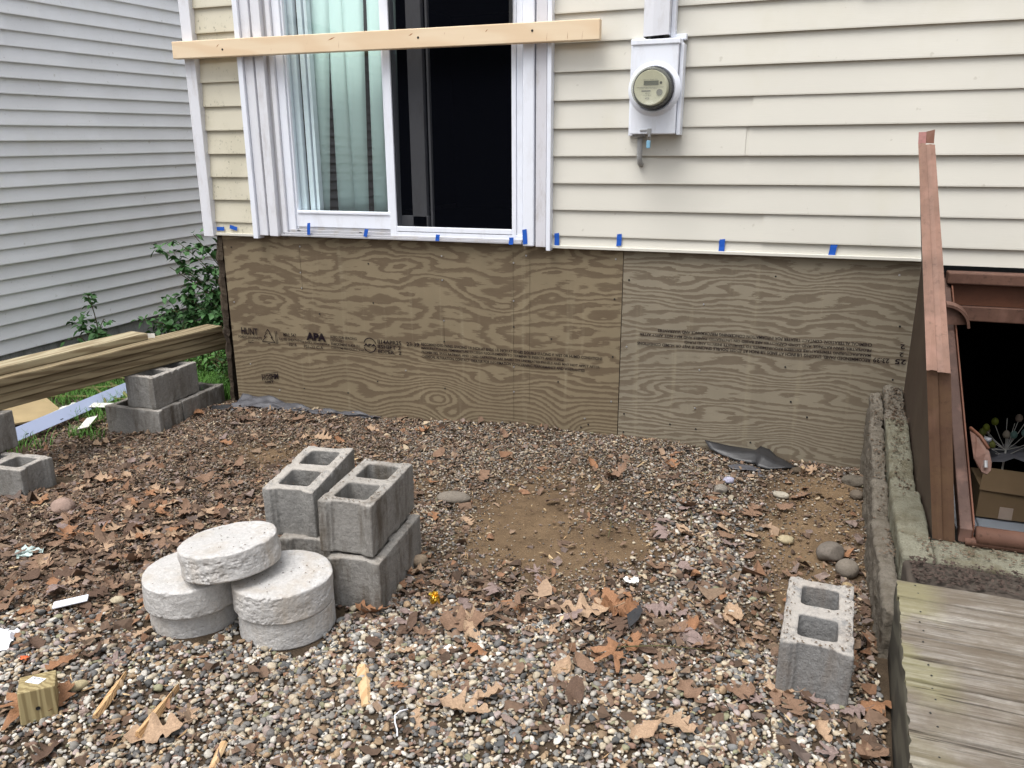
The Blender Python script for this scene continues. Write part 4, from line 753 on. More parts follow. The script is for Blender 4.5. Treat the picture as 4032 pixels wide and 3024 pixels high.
# long axis is local x; the stack stands with its length pointing at the house
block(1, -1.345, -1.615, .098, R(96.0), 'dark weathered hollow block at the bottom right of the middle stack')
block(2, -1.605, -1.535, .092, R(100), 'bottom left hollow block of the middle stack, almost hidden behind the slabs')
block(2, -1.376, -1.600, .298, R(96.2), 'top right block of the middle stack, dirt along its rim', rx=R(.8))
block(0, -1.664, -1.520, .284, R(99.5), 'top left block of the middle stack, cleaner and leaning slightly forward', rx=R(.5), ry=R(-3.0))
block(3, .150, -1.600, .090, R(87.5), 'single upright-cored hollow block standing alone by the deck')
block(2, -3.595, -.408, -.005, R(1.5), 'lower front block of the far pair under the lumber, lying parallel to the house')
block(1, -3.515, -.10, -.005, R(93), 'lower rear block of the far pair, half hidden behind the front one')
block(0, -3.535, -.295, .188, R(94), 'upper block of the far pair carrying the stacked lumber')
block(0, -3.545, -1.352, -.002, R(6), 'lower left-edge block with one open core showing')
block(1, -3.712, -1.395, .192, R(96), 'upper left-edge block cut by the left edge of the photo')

# ------------------------------------------------------------------ cast concrete discs
def disc_mesh(seed, r0=.152, h=.098, rough=1.):
    k, nh, nr = 320, 44, 14; V, F = [], []; prof = [(r0 * t, h) for t in np.linspace(0.02, .94, nr)] + [(r0 * .975, h - .0012), (r0 * .995, h - .004)] + [(r0, h - .006 - (h - .012) * t) for t in np.linspace(0, 1, nh)] + [(r0 * .985, 0.001), (r0 * .6, 0), (.001, 0)]
    pr = np.array(prof); th = np.linspace(0, 2 * np.pi, k, endpoint=False); Rr, Th = np.meshgrid(pr[:, 0], th, indexing='ij'); Hh = np.repeat(pr[:, 1][:, None], k, 1); x, y = Rr * np.cos(Th), Rr * np.sin(Th)
    side = (Rr > r0 * .96) & (Hh < h - .002); top = Hh >= h - .002; band = sstep(.0, .8, vnoise(x * 6, y * 6, Hh * 22, seed) + .5)
    pit = (np.clip(vnoise(x * 150, y * 150, Hh * 190, seed + 5) - .15, 0, 1) * .0055 + np.clip(vnoise(x * 70, y * 70, Hh * 120, seed + 6) - .35, 0, 1) * .005) * band * rough; lump = .0035 * fbm(x * 22, y * 22, Hh * 30, seed + 2, 3) * rough + .004 * vnoise(x * 5, y * 5, Hh * 5, seed)
    sc = 1 + np.where(side, (lump - pit) / r0, lump * .3 / r0 * (Rr / r0)); edge = np.clip((Rr - r0 * .9) / (r0 * .1), 0, 1); z = Hh + np.where(top, .0022 * fbm(x * 16, y * 16, 0, seed + 8, 4) - edge * np.clip(vnoise(x * 45, y * 45, 0, seed + 4), 0, 1) * .004 * rough, 0)
    Vv = np.stack([x * sc, y * sc, z], -1).reshape(-1, 3); n = len(prof); I, J = np.meshgrid(np.arange(n - 1), np.arange(k), indexing='ij'); Fq = np.stack([I * k + J, I * k + (J + 1) % k, (I + 1) * k + (J + 1) % k, (I + 1) * k + J], -1).reshape(-1, 4)[:, ::-1]
    me = np_mesh('concrete_disc', Vv, Fq); me.materials.append(M['disc']); return me
def disc(seed, x, y, z, lb, rx=0, ry=0, rough=1., r0=.152, h=.098):
    o = bpy.data.objects.new('concrete_disc', disc_mesh(seed, r0, h, rough)); COL.objects.link(o); o.location = (x, y, z); o.rotation_mode = 'ZXY'; o.rotation_euler = (rx, ry, seed); return tag(o, lb, 'concrete slab', 'round cast concrete slabs')
disc(11, -1.494, -1.955, .098, 'bottom round slab of the right-hand pair, smooth grey side on the gravel', rough=.35, r0=.153)
disc(12, -1.492, -1.962, .197, 'upper round slab of the right-hand pair with stained white top', r0=.158, rough=1.1)
disc(13, -1.815, -2.01, .092, 'bottom round slab of the left-hand pair', rough=.45, r0=.150)
disc(14, -1.800, -2.03, .190, 'upper round slab of the left-hand pair, partly covered by the top slab', r0=.156)
disc(15, -1.658, -2.000, .314, 'topmost round slab bridging the two pairs, slightly tilted with a white top', rx=R(-3.0), ry=R(-7.5), r0=.156, rough=1.5, h=.092)
for x, y, s in ((-1.66, -2.02, .004), (-1.63, -2.02, .003), (-1.50, -1.93, .004), (-1.48, -1.96, .003)): pass

# ------------------------------------------------------------------ lumber on the blocks
def board(x0, y0, x1, y1, z0, w, h, mat, lb, jig=0., cat='lumber'):
    d = Vector((x1 - x0, y1 - y0, 0)); L = d.length; m = MB().box(-w / 2, w / 2, 0, L, 0, h); bm_ = m.mesh('b'); b = bmesh.new(); b.from_mesh(bm_)
    bmesh.ops.subdivide_edges(b, edges=[e for e in b.edges if abs((e.verts[0].co - e.verts[1].co).y) > .5], cuts=14); bmesh.ops.bevel(b, geom=[e for e in b.edges if abs((e.verts[0].co - e.verts[1].co).normalized().y) > .5 and len(e.link_faces) == 2 and e.calc_face_angle(0) > .5], offset=.004, segments=2, affect='EDGES')
    b.to_mesh(bm_); b.free(); o = bpy.data.objects.new('lumber_board', bm_); COL.objects.link(o); bm_.materials.append(mat); o.rotation_euler = (0, 0, math.atan2(-d.x, d.y)); n = Vector((-d.y, d.x, 0)).normalized()
    o.location = Vector((x0, y0, z0)) + n * (w / 2); return tag(o, lb, cat, 'treated boards stacked on the left-hand blocks')
ax, ay = -3.812, -2.30; bx_, by_ = -3.47, .195       # front edge line of the stack
zb = [.386, .4265, .4655, .505]
board(ax - .0, ay, bx_ - .01, by_ + .08, zb[0], .14, .0385, M['beam'], 'lowest board of the lumber stack, resting on the blocks')
board(ax + .004, ay, bx_ + .004, by_ + .07, zb[1], .14, .0375, M['beam'], 'second board from the bottom of the lumber stack')
board(ax - .006, ay, bx_ - .004, by_ + .06, zb[2], .14, .038, M['beam'], 'third board from the bottom of the lumber stack')
board(ax + .002, ay, bx_, by_, zb[3], .14, .040, M['beam'], 'fourth board of the lumber stack, its bare top running to the house corner')
board(ax - .02, ay, -3.625, -.275, .5465, .14, .0385, M['beam_l'], 'short pale board lying on top of the lumber stack')
o = MB().box(-.022, .022, -.0015, .0015, 0, .026).make('lumber_tag', M['paper']); o.location = (-3.64, -.235, .547); o.rotation_euler = (0, 0, .5); tag(o, 'small white label stapled on the board top beyond the short pale board', 'label')
# things on the ground behind and below the lumber
o = MB().box(-.0025, .0025, -1.1, .62, 0, .085).make('pvc_trim', M['pvc'], None, .001)
for dy in (-.62, -.35, -.1, .12, .33): MB().box(.0028, .0034, dy, dy + .022, .016, .021).make('nail_slot', M['black'], o)
o.data.transform(Matrix.Identity(4)); o.location = (-4.14, -.42, .05); o.rotation_euler = (0, R(-48), R(8)); tag(o, 'long bluish-white pvc strip lying behind the concrete blocks', 'trim strip')
o = MB().box(-.30, .30, -.22, .22, 0, .012).make('plywood_scrap', simple('pale plywood scrap', (.46, .35, .19), .8, .25, 7), None, .001); o.location = (-4.56, -.52, .10); o.rotation_euler = (R(-4), R(8), R(-22)); tag(o, 'pale plywood offcut lying under the lumber by the neighbouring wall', 'plywood offcut')
for i, (x0, y0, x1, y1) in enumerate(((-4.32, -.30, -4.05, -.22), (-4.32, -.32, -4.26, -.50), (-3.98, -.44, -3.86, -.62))):
    d = Vector((x1 - x0, y1 - y0, 0)); n = Vector((-d.y, d.x, 0)).normalized() * .03; m = MB(); m.quad(*[(p[0], p[1], .065 + .012 * math.sin(j)) for j, p in enumerate(((x0 - n.x, y0 - n.y), (x0 + n.x, y0 + n.y), (x1 + n.x, y1 + n.y), (x1 - n.x, y1 - n.y)))])
    o = m.make('paper_scrap', M['paper']); o.modifiers.new('t', 'SOLIDIFY').thickness = .002; tag(o, ('long white scrap strip lying behind the pvc strip', 'short white scrap crossing the plywood offcut corner', 'torn white scrap on the near side of the pvc strip')[i], 'paper scrap')
for i, (x0, y0, x1, y1, r_) in enumerate(((-4.75, -.18, -3.95, -.02, .011), (-4.6, .25, -4.0, -.1, .013), (-4.62, -.02, -3.95, .30, .010), (-4.5, .05, -4.05, -.25, .009), (-4.7, .1, -4.25, .35, .008))):
    m = MB().tube([(x0, y0, .045 + .01 * i), ((x0 + x1) / 2, (y0 + y1) / 2 + .02, .06 + .008 * i), (x1, y1, .045)], [r_, r_ * .9, r_ * .6], 7); o = m.make('cut_cane', M['twig'], None, 0, True); tag(o, ('longest cut cane, lying nearest the pvc strip', 'thickest cut cane crossing over the longest one', 'cut cane pointing up towards the far block pair', 'short cut cane crossing below the others', 'cut cane farthest back by the grey wall')[i], 'stick', 'cut canes in the weeds under the lumber')

# ------------------------------------------------------------------ grass, weeds and shrubs
def blades(name, n, cx, cy, rx, ry, h, mat, label):
    V, F = [], []
    for i in range(n):
        a, q = random.uniform(0, 6.28), math.sqrt(random.random()); x, y = cx + rx * q * math.cos(a), cy + ry * q * math.sin(a); z = zf(x, y) - .005; hh = h * random.uniform(.4, 1.15); d = random.uniform(0, 6.28); w = random.uniform(.0018, .0042); le = hh * random.uniform(.2, .9); k = len(V)
        for j in range(4): t = j / 3; px, py = x + math.cos(d) * le * t * t, y + math.sin(d) * le * t * t; ww = w * (1 - t * .85); V += [(px - math.sin(d) * ww, py + math.cos(d) * ww, z + hh * t * (1 - .25 * t)), (px + math.sin(d) * ww, py - math.cos(d) * ww, z + hh * t * (1 - .25 * t))]
        F += [(k + 2 * j, k + 2 * j + 1, k + 2 * j + 3, k + 2 * j + 2) for j in range(3)]
    me = bpy.data.meshes.new(name); me.from_pydata(V, [], F); return tag(link(name, me, mat), label, 'grass', kind='stuff')
blades('grass_clump', 1800, -3.62, .38, .26, .42, .17, M['grass'], 'bright green grass between the far blocks and the plywood corner')
blades('grass_clump', 3000, -4.35, .55, .55, .8, .13, M['grass'], 'grass growing in the gap behind the lumber')
blades('grass_clump', 1300, -4.1, -.1, .5, .35, .11, M['grass'], 'weedy grass around the cut canes under the lumber')
blades('grass_clump', 70, -4.02, -.88, .16, .12, .12, M['grass'], 'few grass tufts growing at the near edge of the pvc strip')
blades('grass_clump', 90, -3.85, -.62, .14, .06, .11, M['grass'], 'thin grass blades bending over the pvc strip')
def leafy(V, F, p, d, L, w, droop=.3):
    d = Vector(d).normalized(); s_ = d.cross(Vector((0, 0, 1))).normalized() if abs(d.z) < .95 else Vector((1, 0, 0)); n = s_.cross(d).normalized(); tw = random.uniform(-.7, .7); s_ = s_ * math.cos(tw) + n * math.sin(tw); n = s_.cross(d); k = len(V)
    for t, ww in ((0, .12), (.25, .8), (.5, 1), (.78, .55), (1, .02)):
        c = Vector(p) + d * L * t - Vector((0, 0, 1)) * droop * L * t * t
        V += [tuple(c - s_ * w * ww + n * w * .35 * ww), tuple(c), tuple(c + s_ * w * ww + n * w * .35 * ww)]
    for j in range(4):
        for q in (0, 1): a = k + 3 * j + q; F.append((a, a + 1, a + 4, a + 3))
def shrub(name, label, base, branches, leafL, mat, per=14, seed=1, cat='shrub'):
    random.seed(seed); root = empty(name, base, label, cat); st = MB(); V, F = [], []
    for tip, spread in branches:
        b, t = Vector(base), Vector(tip); mid = (b + t) / 2 + Vector((random.uniform(-.08, .08), random.uniform(-.08, .08), .10)); pts = [b * (1 - u) ** 2 + mid * 2 * u * (1 - u) + t * u * u for u in np.linspace(0, 1, 8)]; st.tube(pts, [.006 * (1 - .8 * u) + .0012 for u in np.linspace(0, 1, 8)], 5)
        for i in range(per):
            u = random.uniform(.3, 1); p = b * (1 - u) ** 2 + mid * 2 * u * (1 - u) + t * u * u; q = p + Vector((random.gauss(0, 1), random.gauss(0, 1), random.gauss(0, .8))) * spread; 
            if random.random() < .5: st.tube([p, (p + q) / 2 + Vector((0, 0, .01)), q], [.002, .0015, .001], 4)
            for _ in range(random.randint(3, 5)):
                dd = Vector((random.gauss(0, 1), random.gauss(0, 1), random.gauss(.1, .5))); leafy(V, F, q + dd.normalized() * .012, dd, leafL * random.uniform(.6, 1.15), leafL * random.uniform(.28, .42), random.uniform(.1, .6))
    st.make('stem', M['stem'], root); me = bpy.data.meshes.new('foliage'); me.from_pydata(V, [], F); smooth(me); link('foliage', me, mat, root); return root
shrub('leafy_shrub', 'thin-branched green shrub leaning out from behind the house corner over the grey siding', (-3.55, .95, .1), [((-4.28, .62, .95), .05), ((-4.12, .60, 1.02), .05), ((-3.98, .60, 1.08), .055), ((-4.22, .60, .84), .05), ((-3.95, .6, .88), .06), ((-3.85, .62, .97), .06), ((-3.78, .7, 1.0), .06), ((-3.72, .75, .85), .06), ((-4.05, .6, .80), .05), ((-3.8, .7, 1.16), .03)], .062, M['leafd'], 24, 3)
shrub('leafy_shrub', 'dense low green bush behind the lumber next to the plywood corner', (-3.9, .95, .1), [((-3.75, .8, .72), .08), ((-3.72, .8, .60), .09), ((-3.9, .7, .62), .09), ((-4.05, .65, .55), .09), ((-4.2, .7, .52), .08), ((-4.35, .7, .50), .07), ((-3.7, .7, .45), .09), ((-3.85, .6, .42), .09), ((-4.05, .6, .40), .09), ((-4.3, .6, .38), .08), ((-4.5, .65, .42), .06), ((-4.22, .7, .64), .02)], .058, M['leafd'], 40, 4)
shrub('leafy_weed', 'small leafy weed standing alone against the neighbouring wall behind the short board', (-4.72, .35, .05), [((-4.70, .3, .66), .012), ((-4.58, .3, .50), .03), ((-4.84, .3, .50), .03), ((-4.74, .3, .36), .06), ((-4.62, .32, .36), .06), ((-4.84, .3, .35), .05)], .055, M['leafd'], 10, 5, 'weed')
shrub('leafy_weed', 'bright green weed at the foot of the plywood corner, behind the far blocks', (-3.60, .40, .04), [((-3.62, .3, .30), .05), ((-3.72, .35, .26), .05), ((-3.50, .3, .22), .05), ((-3.56, .45, .33), .05), ((-3.80, .4, .22), .05)], .035, M['leafg'], 18, 6, 'weed')
shrub('leafy_weed', 'low clover-like weeds under the lumber behind the cut canes', (-4.1, .25, .03), [((-4.0, .2, .14), .05), ((-4.2, .2, .16), .06), ((-4.35, .3, .14), .06), ((-3.95, .35, .16), .05), ((-4.5, .4, .15), .06), ((-4.1, .5, .2), .07)], .032, M['leafg'], 20, 7, 'weed')
random.seed(77)

# ------------------------------------------------------------------ cellar entrance: curb walls, bulkhead frame, leaf, dark stairwell
def rough_box(name, x0, x1, y0, y1, z0, z1, mat, parent, vox=.009, amp=.006, seed=1, slope=0.):
    o = MB().box(x0, x1, y0, y1, z0, z1).make('tmp', None); loc = o.location.copy(); md = o.modifiers.new('r', 'REMESH'); md.mode = 'VOXEL'; md.voxel_size = vox; md.use_smooth_shade = True
    dg = bpy.context.evaluated_depsgraph_get(); me = bpy.data.meshes.new_from_object(o.evaluated_get(dg)); bpy.data.objects.remove(o); me.transform(Matrix.Translation(loc))
    n = len(me.vertices); a = np.empty(n * 3, 'f'); me.vertices.foreach_get('co', a); a = a.reshape(-1, 3).astype('f8'); nn = np.empty(n * 3, 'f'); me.vertices.foreach_get('normal', nn); nn = nn.reshape(-1, 3)
    a[:, 2] += slope * (a[:, 1] - (y0 + y1) / 2) * np.clip((a[:, 2] - z0) / (z1 - z0), 0, 1)
    d = amp * fbm(a[:, 0] * 14, a[:, 1] * 14, a[:, 2] * 14, seed, 4) + amp * .35 * vnoise(a[:, 0] * 90, a[:, 1] * 90, a[:, 2] * 90, seed); me.vertices.foreach_set('co', (a + nn * d[:, None]).astype('f').ravel()); me.update(); me.materials.clear(); smooth(me); return link(name, me, mat, parent)
cw = empty('cellar_wall', (.48, -.6, .1), 'old mossy concrete curb wall around the cellar entrance at the right', 'wall')
rough_box('coping', .418, .496, -.285, -.005, .05, .515, M['parge'], cw, seed=5, amp=.018, slope=.42)
rough_box('coping', .408, .497, -.79, -.29, -.3, .425, M['curb'], cw, seed=6, slope=.34)
rough_box('coping', .398, .500, -1.262, -.795, -.3, .366, M['curb'], cw, seed=7, slope=.10)
rough_box('coping', .50, 2.1, -1.268, -1.10, -.3, .347, M['curb'], cw, .012, seed=8)
rough_box('parge', .362, .412, -.33, -.006, -.1, .47, M['parge'], cw, seed=9, amp=.016, slope=.42)
rough_box('parge', .352, .404, -.84, -.31, -.1, .37, M['parge'], cw, seed=10, amp=.015, slope=.3)
rough_box('parge', .340, .394, -1.50, -.82, -.1, .285, M['parge'], cw, seed=11, amp=.015, slope=.06)
m = MB(); m.box(.60, .66, -1.06, 0, -1.8, .34); m.box(1.80, 2.1, -1.268, 0, -1.8, .34); m.box(.50, 2.1, -1.12, -1.06, -1.8, -.29); m.make('stairwell', M['found'], cw)
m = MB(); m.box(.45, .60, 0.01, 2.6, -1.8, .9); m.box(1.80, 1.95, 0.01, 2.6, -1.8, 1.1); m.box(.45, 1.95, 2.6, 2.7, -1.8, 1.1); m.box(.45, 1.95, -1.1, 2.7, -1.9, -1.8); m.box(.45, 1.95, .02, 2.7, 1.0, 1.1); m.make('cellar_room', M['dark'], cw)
for i in range(5): MB().box(.66, 1.80, -1.06 + .22 * i, -.84 + .22 * i, -1.8, -.36 - .28 * i).make('step', M['found'], cw)
bh = empty('cellar_bulkhead', (.9, -.6, .35), 'rust-red steel cellar bulkhead frame against the house at the right edge', 'bulkhead')
zs_ = lambda y: 1.075 + (.40 - 1.075) * (-y / 1.10)
m = MB(); m.hexa([(.580, -1.125, .355), (.618, -1.125, .355), (.618, -.005, 1.03), (.580, -.005, 1.03)], [(.580, -1.125, .405), (.618, -1.125, .405), (.618, -.005, 1.08), (.580, -.005, 1.08)]); m.make('stringer', rust('rusted stringer', (.095, .055, .042), (.060, .032, .024), .35, .9), bh, .003)
m = MB(); m.hexa([(.619, -1.115, .37), (.624, -1.115, .37), (.624, -.005, 1.04), (.619, -.005, 1.04)], [(.619, -1.115, .418), (.624, -1.115, .418), (.624, -.005, 1.095), (.619, -.005, 1.095)]); m.make('channel_lip', M['rust_dark'], bh)
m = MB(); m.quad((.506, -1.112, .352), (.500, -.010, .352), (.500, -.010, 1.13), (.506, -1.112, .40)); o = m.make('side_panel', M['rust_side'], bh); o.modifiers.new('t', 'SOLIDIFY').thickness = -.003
m = MB().tube([(.63, -1.118, .385), (1.9, -1.118, .385)], .030, 14); m.box(.60, 1.9, -1.140, -1.09, .353, .372); m.make('front_rail', M['rust_frame'], bh, 0, True)
m = MB(); m.box(.60, 1.9, -.075, -.004, 1.062, 1.112); m.make('head_rail', M['rust_frame'], bh, .006)
m = MB(); m.box(.60, 1.9, -.030, -.006, .968, 1.061); m.make('head_panel', M['rust_dark'], bh); m = MB(); m.box(.60, 1.9, -.050, -.004, .902, .966); m.make('head_board', M['rust_frame'], bh, .004)
m = MB(); m.hexa([(1.80, -1.125, .355), (1.85, -1.125, .355), (1.85, -.005, 1.03), (1.80, -.005, 1.03)], [(1.80, -1.125, .412), (1.85, -1.125, .412), (1.85, -.005, 1.09), (1.80, -.005, 1.09)]); m.make('stringer', M['rust_frame'], bh, .003)
m = MB(); m.hexa([(.99, -1.13, .43), (1.86, -1.13, .43), (1.86, -.005, 1.115), (.99, -.005, 1.115)], [(.99, -1.13, .475), (1.86, -1.13, .475), (1.86, -.005, 1.16), (.99, -.005, 1.16)]); m.make('unseen_shading_leaf', M['rust_face'], bh, .004)  # unseen right leaf, added closed and widened to darken the stairwell
# round hinge stop plates
def arc_plate(cx, cy, cz, r_, a0, a1, tx_, parent, mat, name='hinge_plate'):
    m = MB(); pts = [(cy, cz)] + [(cy + r_ * math.cos(R(a)), cz + r_ * math.sin(R(a))) for a in np.linspace(a0, a1, 14)]; n = len(pts)
    m.v = [(cx, p[0], p[1]) for p in pts] + [(cx + tx_, p[0], p[1]) for p in pts]; m.f = [tuple(range(n)), tuple(range(2 * n - 1, n - 1, -1))] + [(i, i + n, (i + 1) % n + n, (i + 1) % n) for i in range(n)]; return m.make(name, mat, parent)
m = MB(); n_ = 12
for i in range(n_ + 1):
    a = R(88 * i / n_); m.v += [(.57 + .095 * math.sin(a), -.30, .93 + .095 * math.cos(a)), (.57 + .085 * math.sin(a), -.30, .93 + .085 * math.cos(a) - .0), (.57 + .095 * math.sin(a), -.33, .92 + .095 * math.cos(a)), (.57 + .085 * math.sin(a), -.33, .92 + .085 * math.cos(a))]
for i in range(n_): a = 4 * i; m.f += [(a, a + 4, a + 6, a + 2), (a + 1, a + 3, a + 7, a + 5), (a + 2, a + 6, a + 7, a + 3), (a, a + 1, a + 5, a + 4)]
k_ = len(m.v); m.v += [(.57, -.315, .93)]; m.f += [(k_, 4 * i, 4 * i + 4) for i in range(n_)]; m.make('stop_plate', M['rust_frame'], bh)
m = MB(); br = [(.624, -.80, .655), (.640, -.83, .645), (.662, -.86, .625), (.678, -.89, .600), (.684, -.92, .572), (.680, -.945, .552), (.668, -.955, .540), (.652, -.95, .545), (.640, -.94, .560), (.626, -.93, .585)]
m.v = br; m.f = [tuple(range(10))]; o = m.make('latch_bracket', M['rust_frame'], bh); o.modifiers.new('t', 'SOLIDIFY').thickness = .004
m = MB().tube([(.624, -.815, .660), (.655, -.85, .640), (.676, -.885, .612)], .006, 8); m.make('latch_rod', M['rust_dark'], bh, 0, True); m = MB().tube([(.660, -.945, .588), (.662, -.953, .566)], .006, 6); m.make('bolt', M['metal'], bh)
# raised door leaf seen edge-on
A_, B_, C_, D_ = Vector((.507, -1.118, .352)), Vector((.401, -1.196, .966)), Vector((.376, -.46, 1.632)), Vector((.500, -.012, 1.13))
lf = empty('cellar_door_leaf', A_, 'open rust-red steel cellar door leaf standing up edge-on beside the cream siding', 'door')
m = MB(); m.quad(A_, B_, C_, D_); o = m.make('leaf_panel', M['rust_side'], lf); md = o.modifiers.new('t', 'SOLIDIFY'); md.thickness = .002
wv = Vector((.070, -.004, -.003))
def strip(P0, P1, w0, w1, mid, name, mat, n=10, crown=.006, nrm=Vector((0, 0, 1))):
    m = MB()
    for i in range(n + 1):
        t = i / n; p = P0.lerp(P1, t)
        for s_, h in ((w0, 0), (w0 + (mid - w0) * .5, crown), (mid, crown * .8), (mid + .001, -.002), (mid + (w1 - mid) * .5, crown * .2), (w1, 0), (w1, -.012)): m.v.append(tuple(p + wv.normalized() * s_ * (1 - (.16 * t if name == 'free_edge' else 0)) + nrm * (h + .0007 * math.sin(17 * t + s_ * 90))))
    for i in range(n):
        for j in range(6): a = i * 7 + j; m.f.append((a, a + 1, a + 8, a + 7))
    o = m.make(name, mat, lf, 0, False); return o
e1 = (C_ - B_).normalized(); nr = e1.cross(wv.normalized()).normalized(); nr = nr if nr.z > 0 else -nr
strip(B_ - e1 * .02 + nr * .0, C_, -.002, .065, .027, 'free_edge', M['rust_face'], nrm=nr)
e2 = (B_ - A_).normalized(); nf = e2.cross(wv.normalized()); nf = nf if nf.y < 0 else -nf
strip(A_, B_ - e2 * .004, -.002, .066, .029, 'end_flange', M['rust_end'], nrm=nf)
m = MB(); wn_ = wv.normalized(); m.quad(B_ + wn_ * .064, C_ + wn_ * .054, C_ + wn_ * .054 - (B_ - A_).normalized() * .03, B_ + wn_ * .064 - e2 * .03); m.quad(A_ + wn_ * .064, B_ + wn_ * .064, B_ + wn_ * .064 + e1 * .03, A_ + wn_ * .064 + e1 * .03); m.make('flange_return', M['rust_dark'], lf)
m = MB(); q0 = C_; m.quad(q0 - wn_ * .002, q0 + wn_ * .024, q0 + wn_ * .024 + Vector((0, .03, .045)), q0 - wn_ * .002 + Vector((0, .03, .043))); o = m.make('corner_tab', rust('tab pink', (.24, .10, .085), (.20, .08, .07), .1, .3), lf)
m = MB(); q0 = C_ + Vector((0, .012, .004)); m.quad(q0 + wn_ * .024, q0 + wn_ * .052, q0 + wn_ * .052 + Vector((0, .02, .050)), q0 + wn_ * .024 + Vector((0, .02, .042))); m.make('corner_tab', M['rust_dark'], lf)
# stored things in the dark stairwell
box = empty('cardboard_box', (.93, -.38, .16), 'brown cardboard box with a strip of clear tape in the dark cellar entrance', 'box')
m = MB(); m.box(.772, 1.10, -.44, -.22, .168, .30); m.make('body', M['card'], box, .002); m = MB(); m.quad((.768, -.445, .288), (1.10, -.455, .280), (1.10, -.432, .372), (.778, -.422, .378)); o = m.make('flap', M['card'], box); o.modifiers.new('t', 'SOLIDIFY').thickness = .004
m = MB(); m.box(.852, .90, -.4425, -.4405, .17, .222); m.make('tape', M['tapeclear'], box); tag(box, None)
tt = empty('storage_tote', (.93, -.40, -.2), 'grey plastic storage tote under the cardboard box in the cellar entrance', 'storage box')
m = MB(); m.hexa([(.80, -.50, -.36), (1.2, -.50, -.36), (1.2, -.17, -.36), (.80, -.17, -.36)], [(.775, -.53, .125), (1.25, -.53, .125), (1.25, -.15, .125), (.775, -.15, .125)]); m.make('tub', M['tote'], tt, .012); m = MB(); m.box(.762, 1.26, -.545, -.14, .128, .148); m.box(.775, 1.25, -.53, -.15, .148, .160); m.make('lid', M['tote'], tt, .006); m = MB(); m.box(.87, 1.05, -.565, -.545, .100, .140); m.make('handle', M['tote'], tt, .004)
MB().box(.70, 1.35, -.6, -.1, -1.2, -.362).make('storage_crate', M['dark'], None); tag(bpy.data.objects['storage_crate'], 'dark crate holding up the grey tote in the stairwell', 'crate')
bpy.ops.mesh.primitive_uv_sphere_add(segments=40, ring_count=20, radius=.075, location=(1.005, -.66, .115)); o = bpy.context.object; o.name = 'red_ball'; smooth(o.data); o.data.materials.append(M['red']); tag(o, 'shiny red ball at the right edge of the cellar opening', 'ball')
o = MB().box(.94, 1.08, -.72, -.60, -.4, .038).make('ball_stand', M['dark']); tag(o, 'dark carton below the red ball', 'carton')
o = MB().lathe([(.009, 0), (.009, .12), (.014, .122), (.014, .135), (.0, .136)], (.786, -.36, .35), 'Z', 12).make('pole', M['white_g'], None, 0, True); tag(o, 'short white capped pole beside the cardboard box', 'pole')
tw_ = empty('decorated_branch', (.90, -.24, .30), 'white twig decoration with pale coloured egg balls in the dark cellar entrance', 'decoration')
m = MB(); EG = [((.80, .49), (.20, .23, .03)), ((.84, .505), (.20, .23, .03)), ((.865, .485), (.30, .26, .20)), ((.79, .47), (.19, .20, .05)), ((.815, .462), (.34, .26, .20)), ((.82, .435), (.19, .20, .05)), ((.812, .415), (.32, .24, .2)), ((.925, .53), (.34, .26, .2)), ((.93, .50), (.18, .30, .28)), ((.905, .47), (.18, .30, .26)), ((.96, .55), (.3, .3, .05)), ((.97, .48), (.3, .24, .2))]
m.tube([(.885, -.24, .30), (.885, -.24, .45)], .004, 6); eg = []
for i, ((x, z), c) in enumerate(EG):
    yy = -.24 + .06 * math.sin(i * 2.1); m.tube([(.885, -.24, .40), ((x + .885) / 2, (yy - .24) / 2, (z + .40) / 2 - .01), (x, yy, z - .01)], .0015, 4); eg.append((x, yy, z, c))
for x, z in ((.85, .38), (.92, .38), (.95, .42), (.83, .4), (.90, .52), (.87, .54)): m.tube([(.885, -.24, .37), (x, -.24, z)], .0013, 4)
m.make('twigs', M['paper'], tw_)
for x, y, z, c in eg:
    e = MB().lathe([(.0005, -.018), (.010, -.014), (.0145, -.003), (.013, .006), (.008, .014), (.0005, .018)], (x, y, z), 'Z', 14).make('egg', simple('egg' + str(c), c, .6), tw_, 0, True)
o = MB(); 
for i in range(9):
    for j in range(9): o.v.append((.80 + .035 * i, -.30 + .02 * j, .375 + .03 * random.random() - .0035 * (i - 4) ** 2))
o.f = [(i * 9 + j, i * 9 + j + 1, i * 9 + j + 10, i * 9 + j + 9) for i in range(8) for j in range(8)]; o = o.make('plastic_bag', simple('bag', (.25, .25, .28), .4), None, 0, True); tag(o, 'crumpled clear plastic bag behind the cardboard box', 'bag')

for nm_ in ('cardboard_box', 'storage_tote', 'storage_crate', 'pole', 'decorated_branch', 'plastic_bag'):
    o = bpy.data.objects[nm_]; k_ = 1.20; o.location = Vector(CAM) + (Vector(o.location) - Vector(CAM)) * k_; o.scale = (k_,) * 3
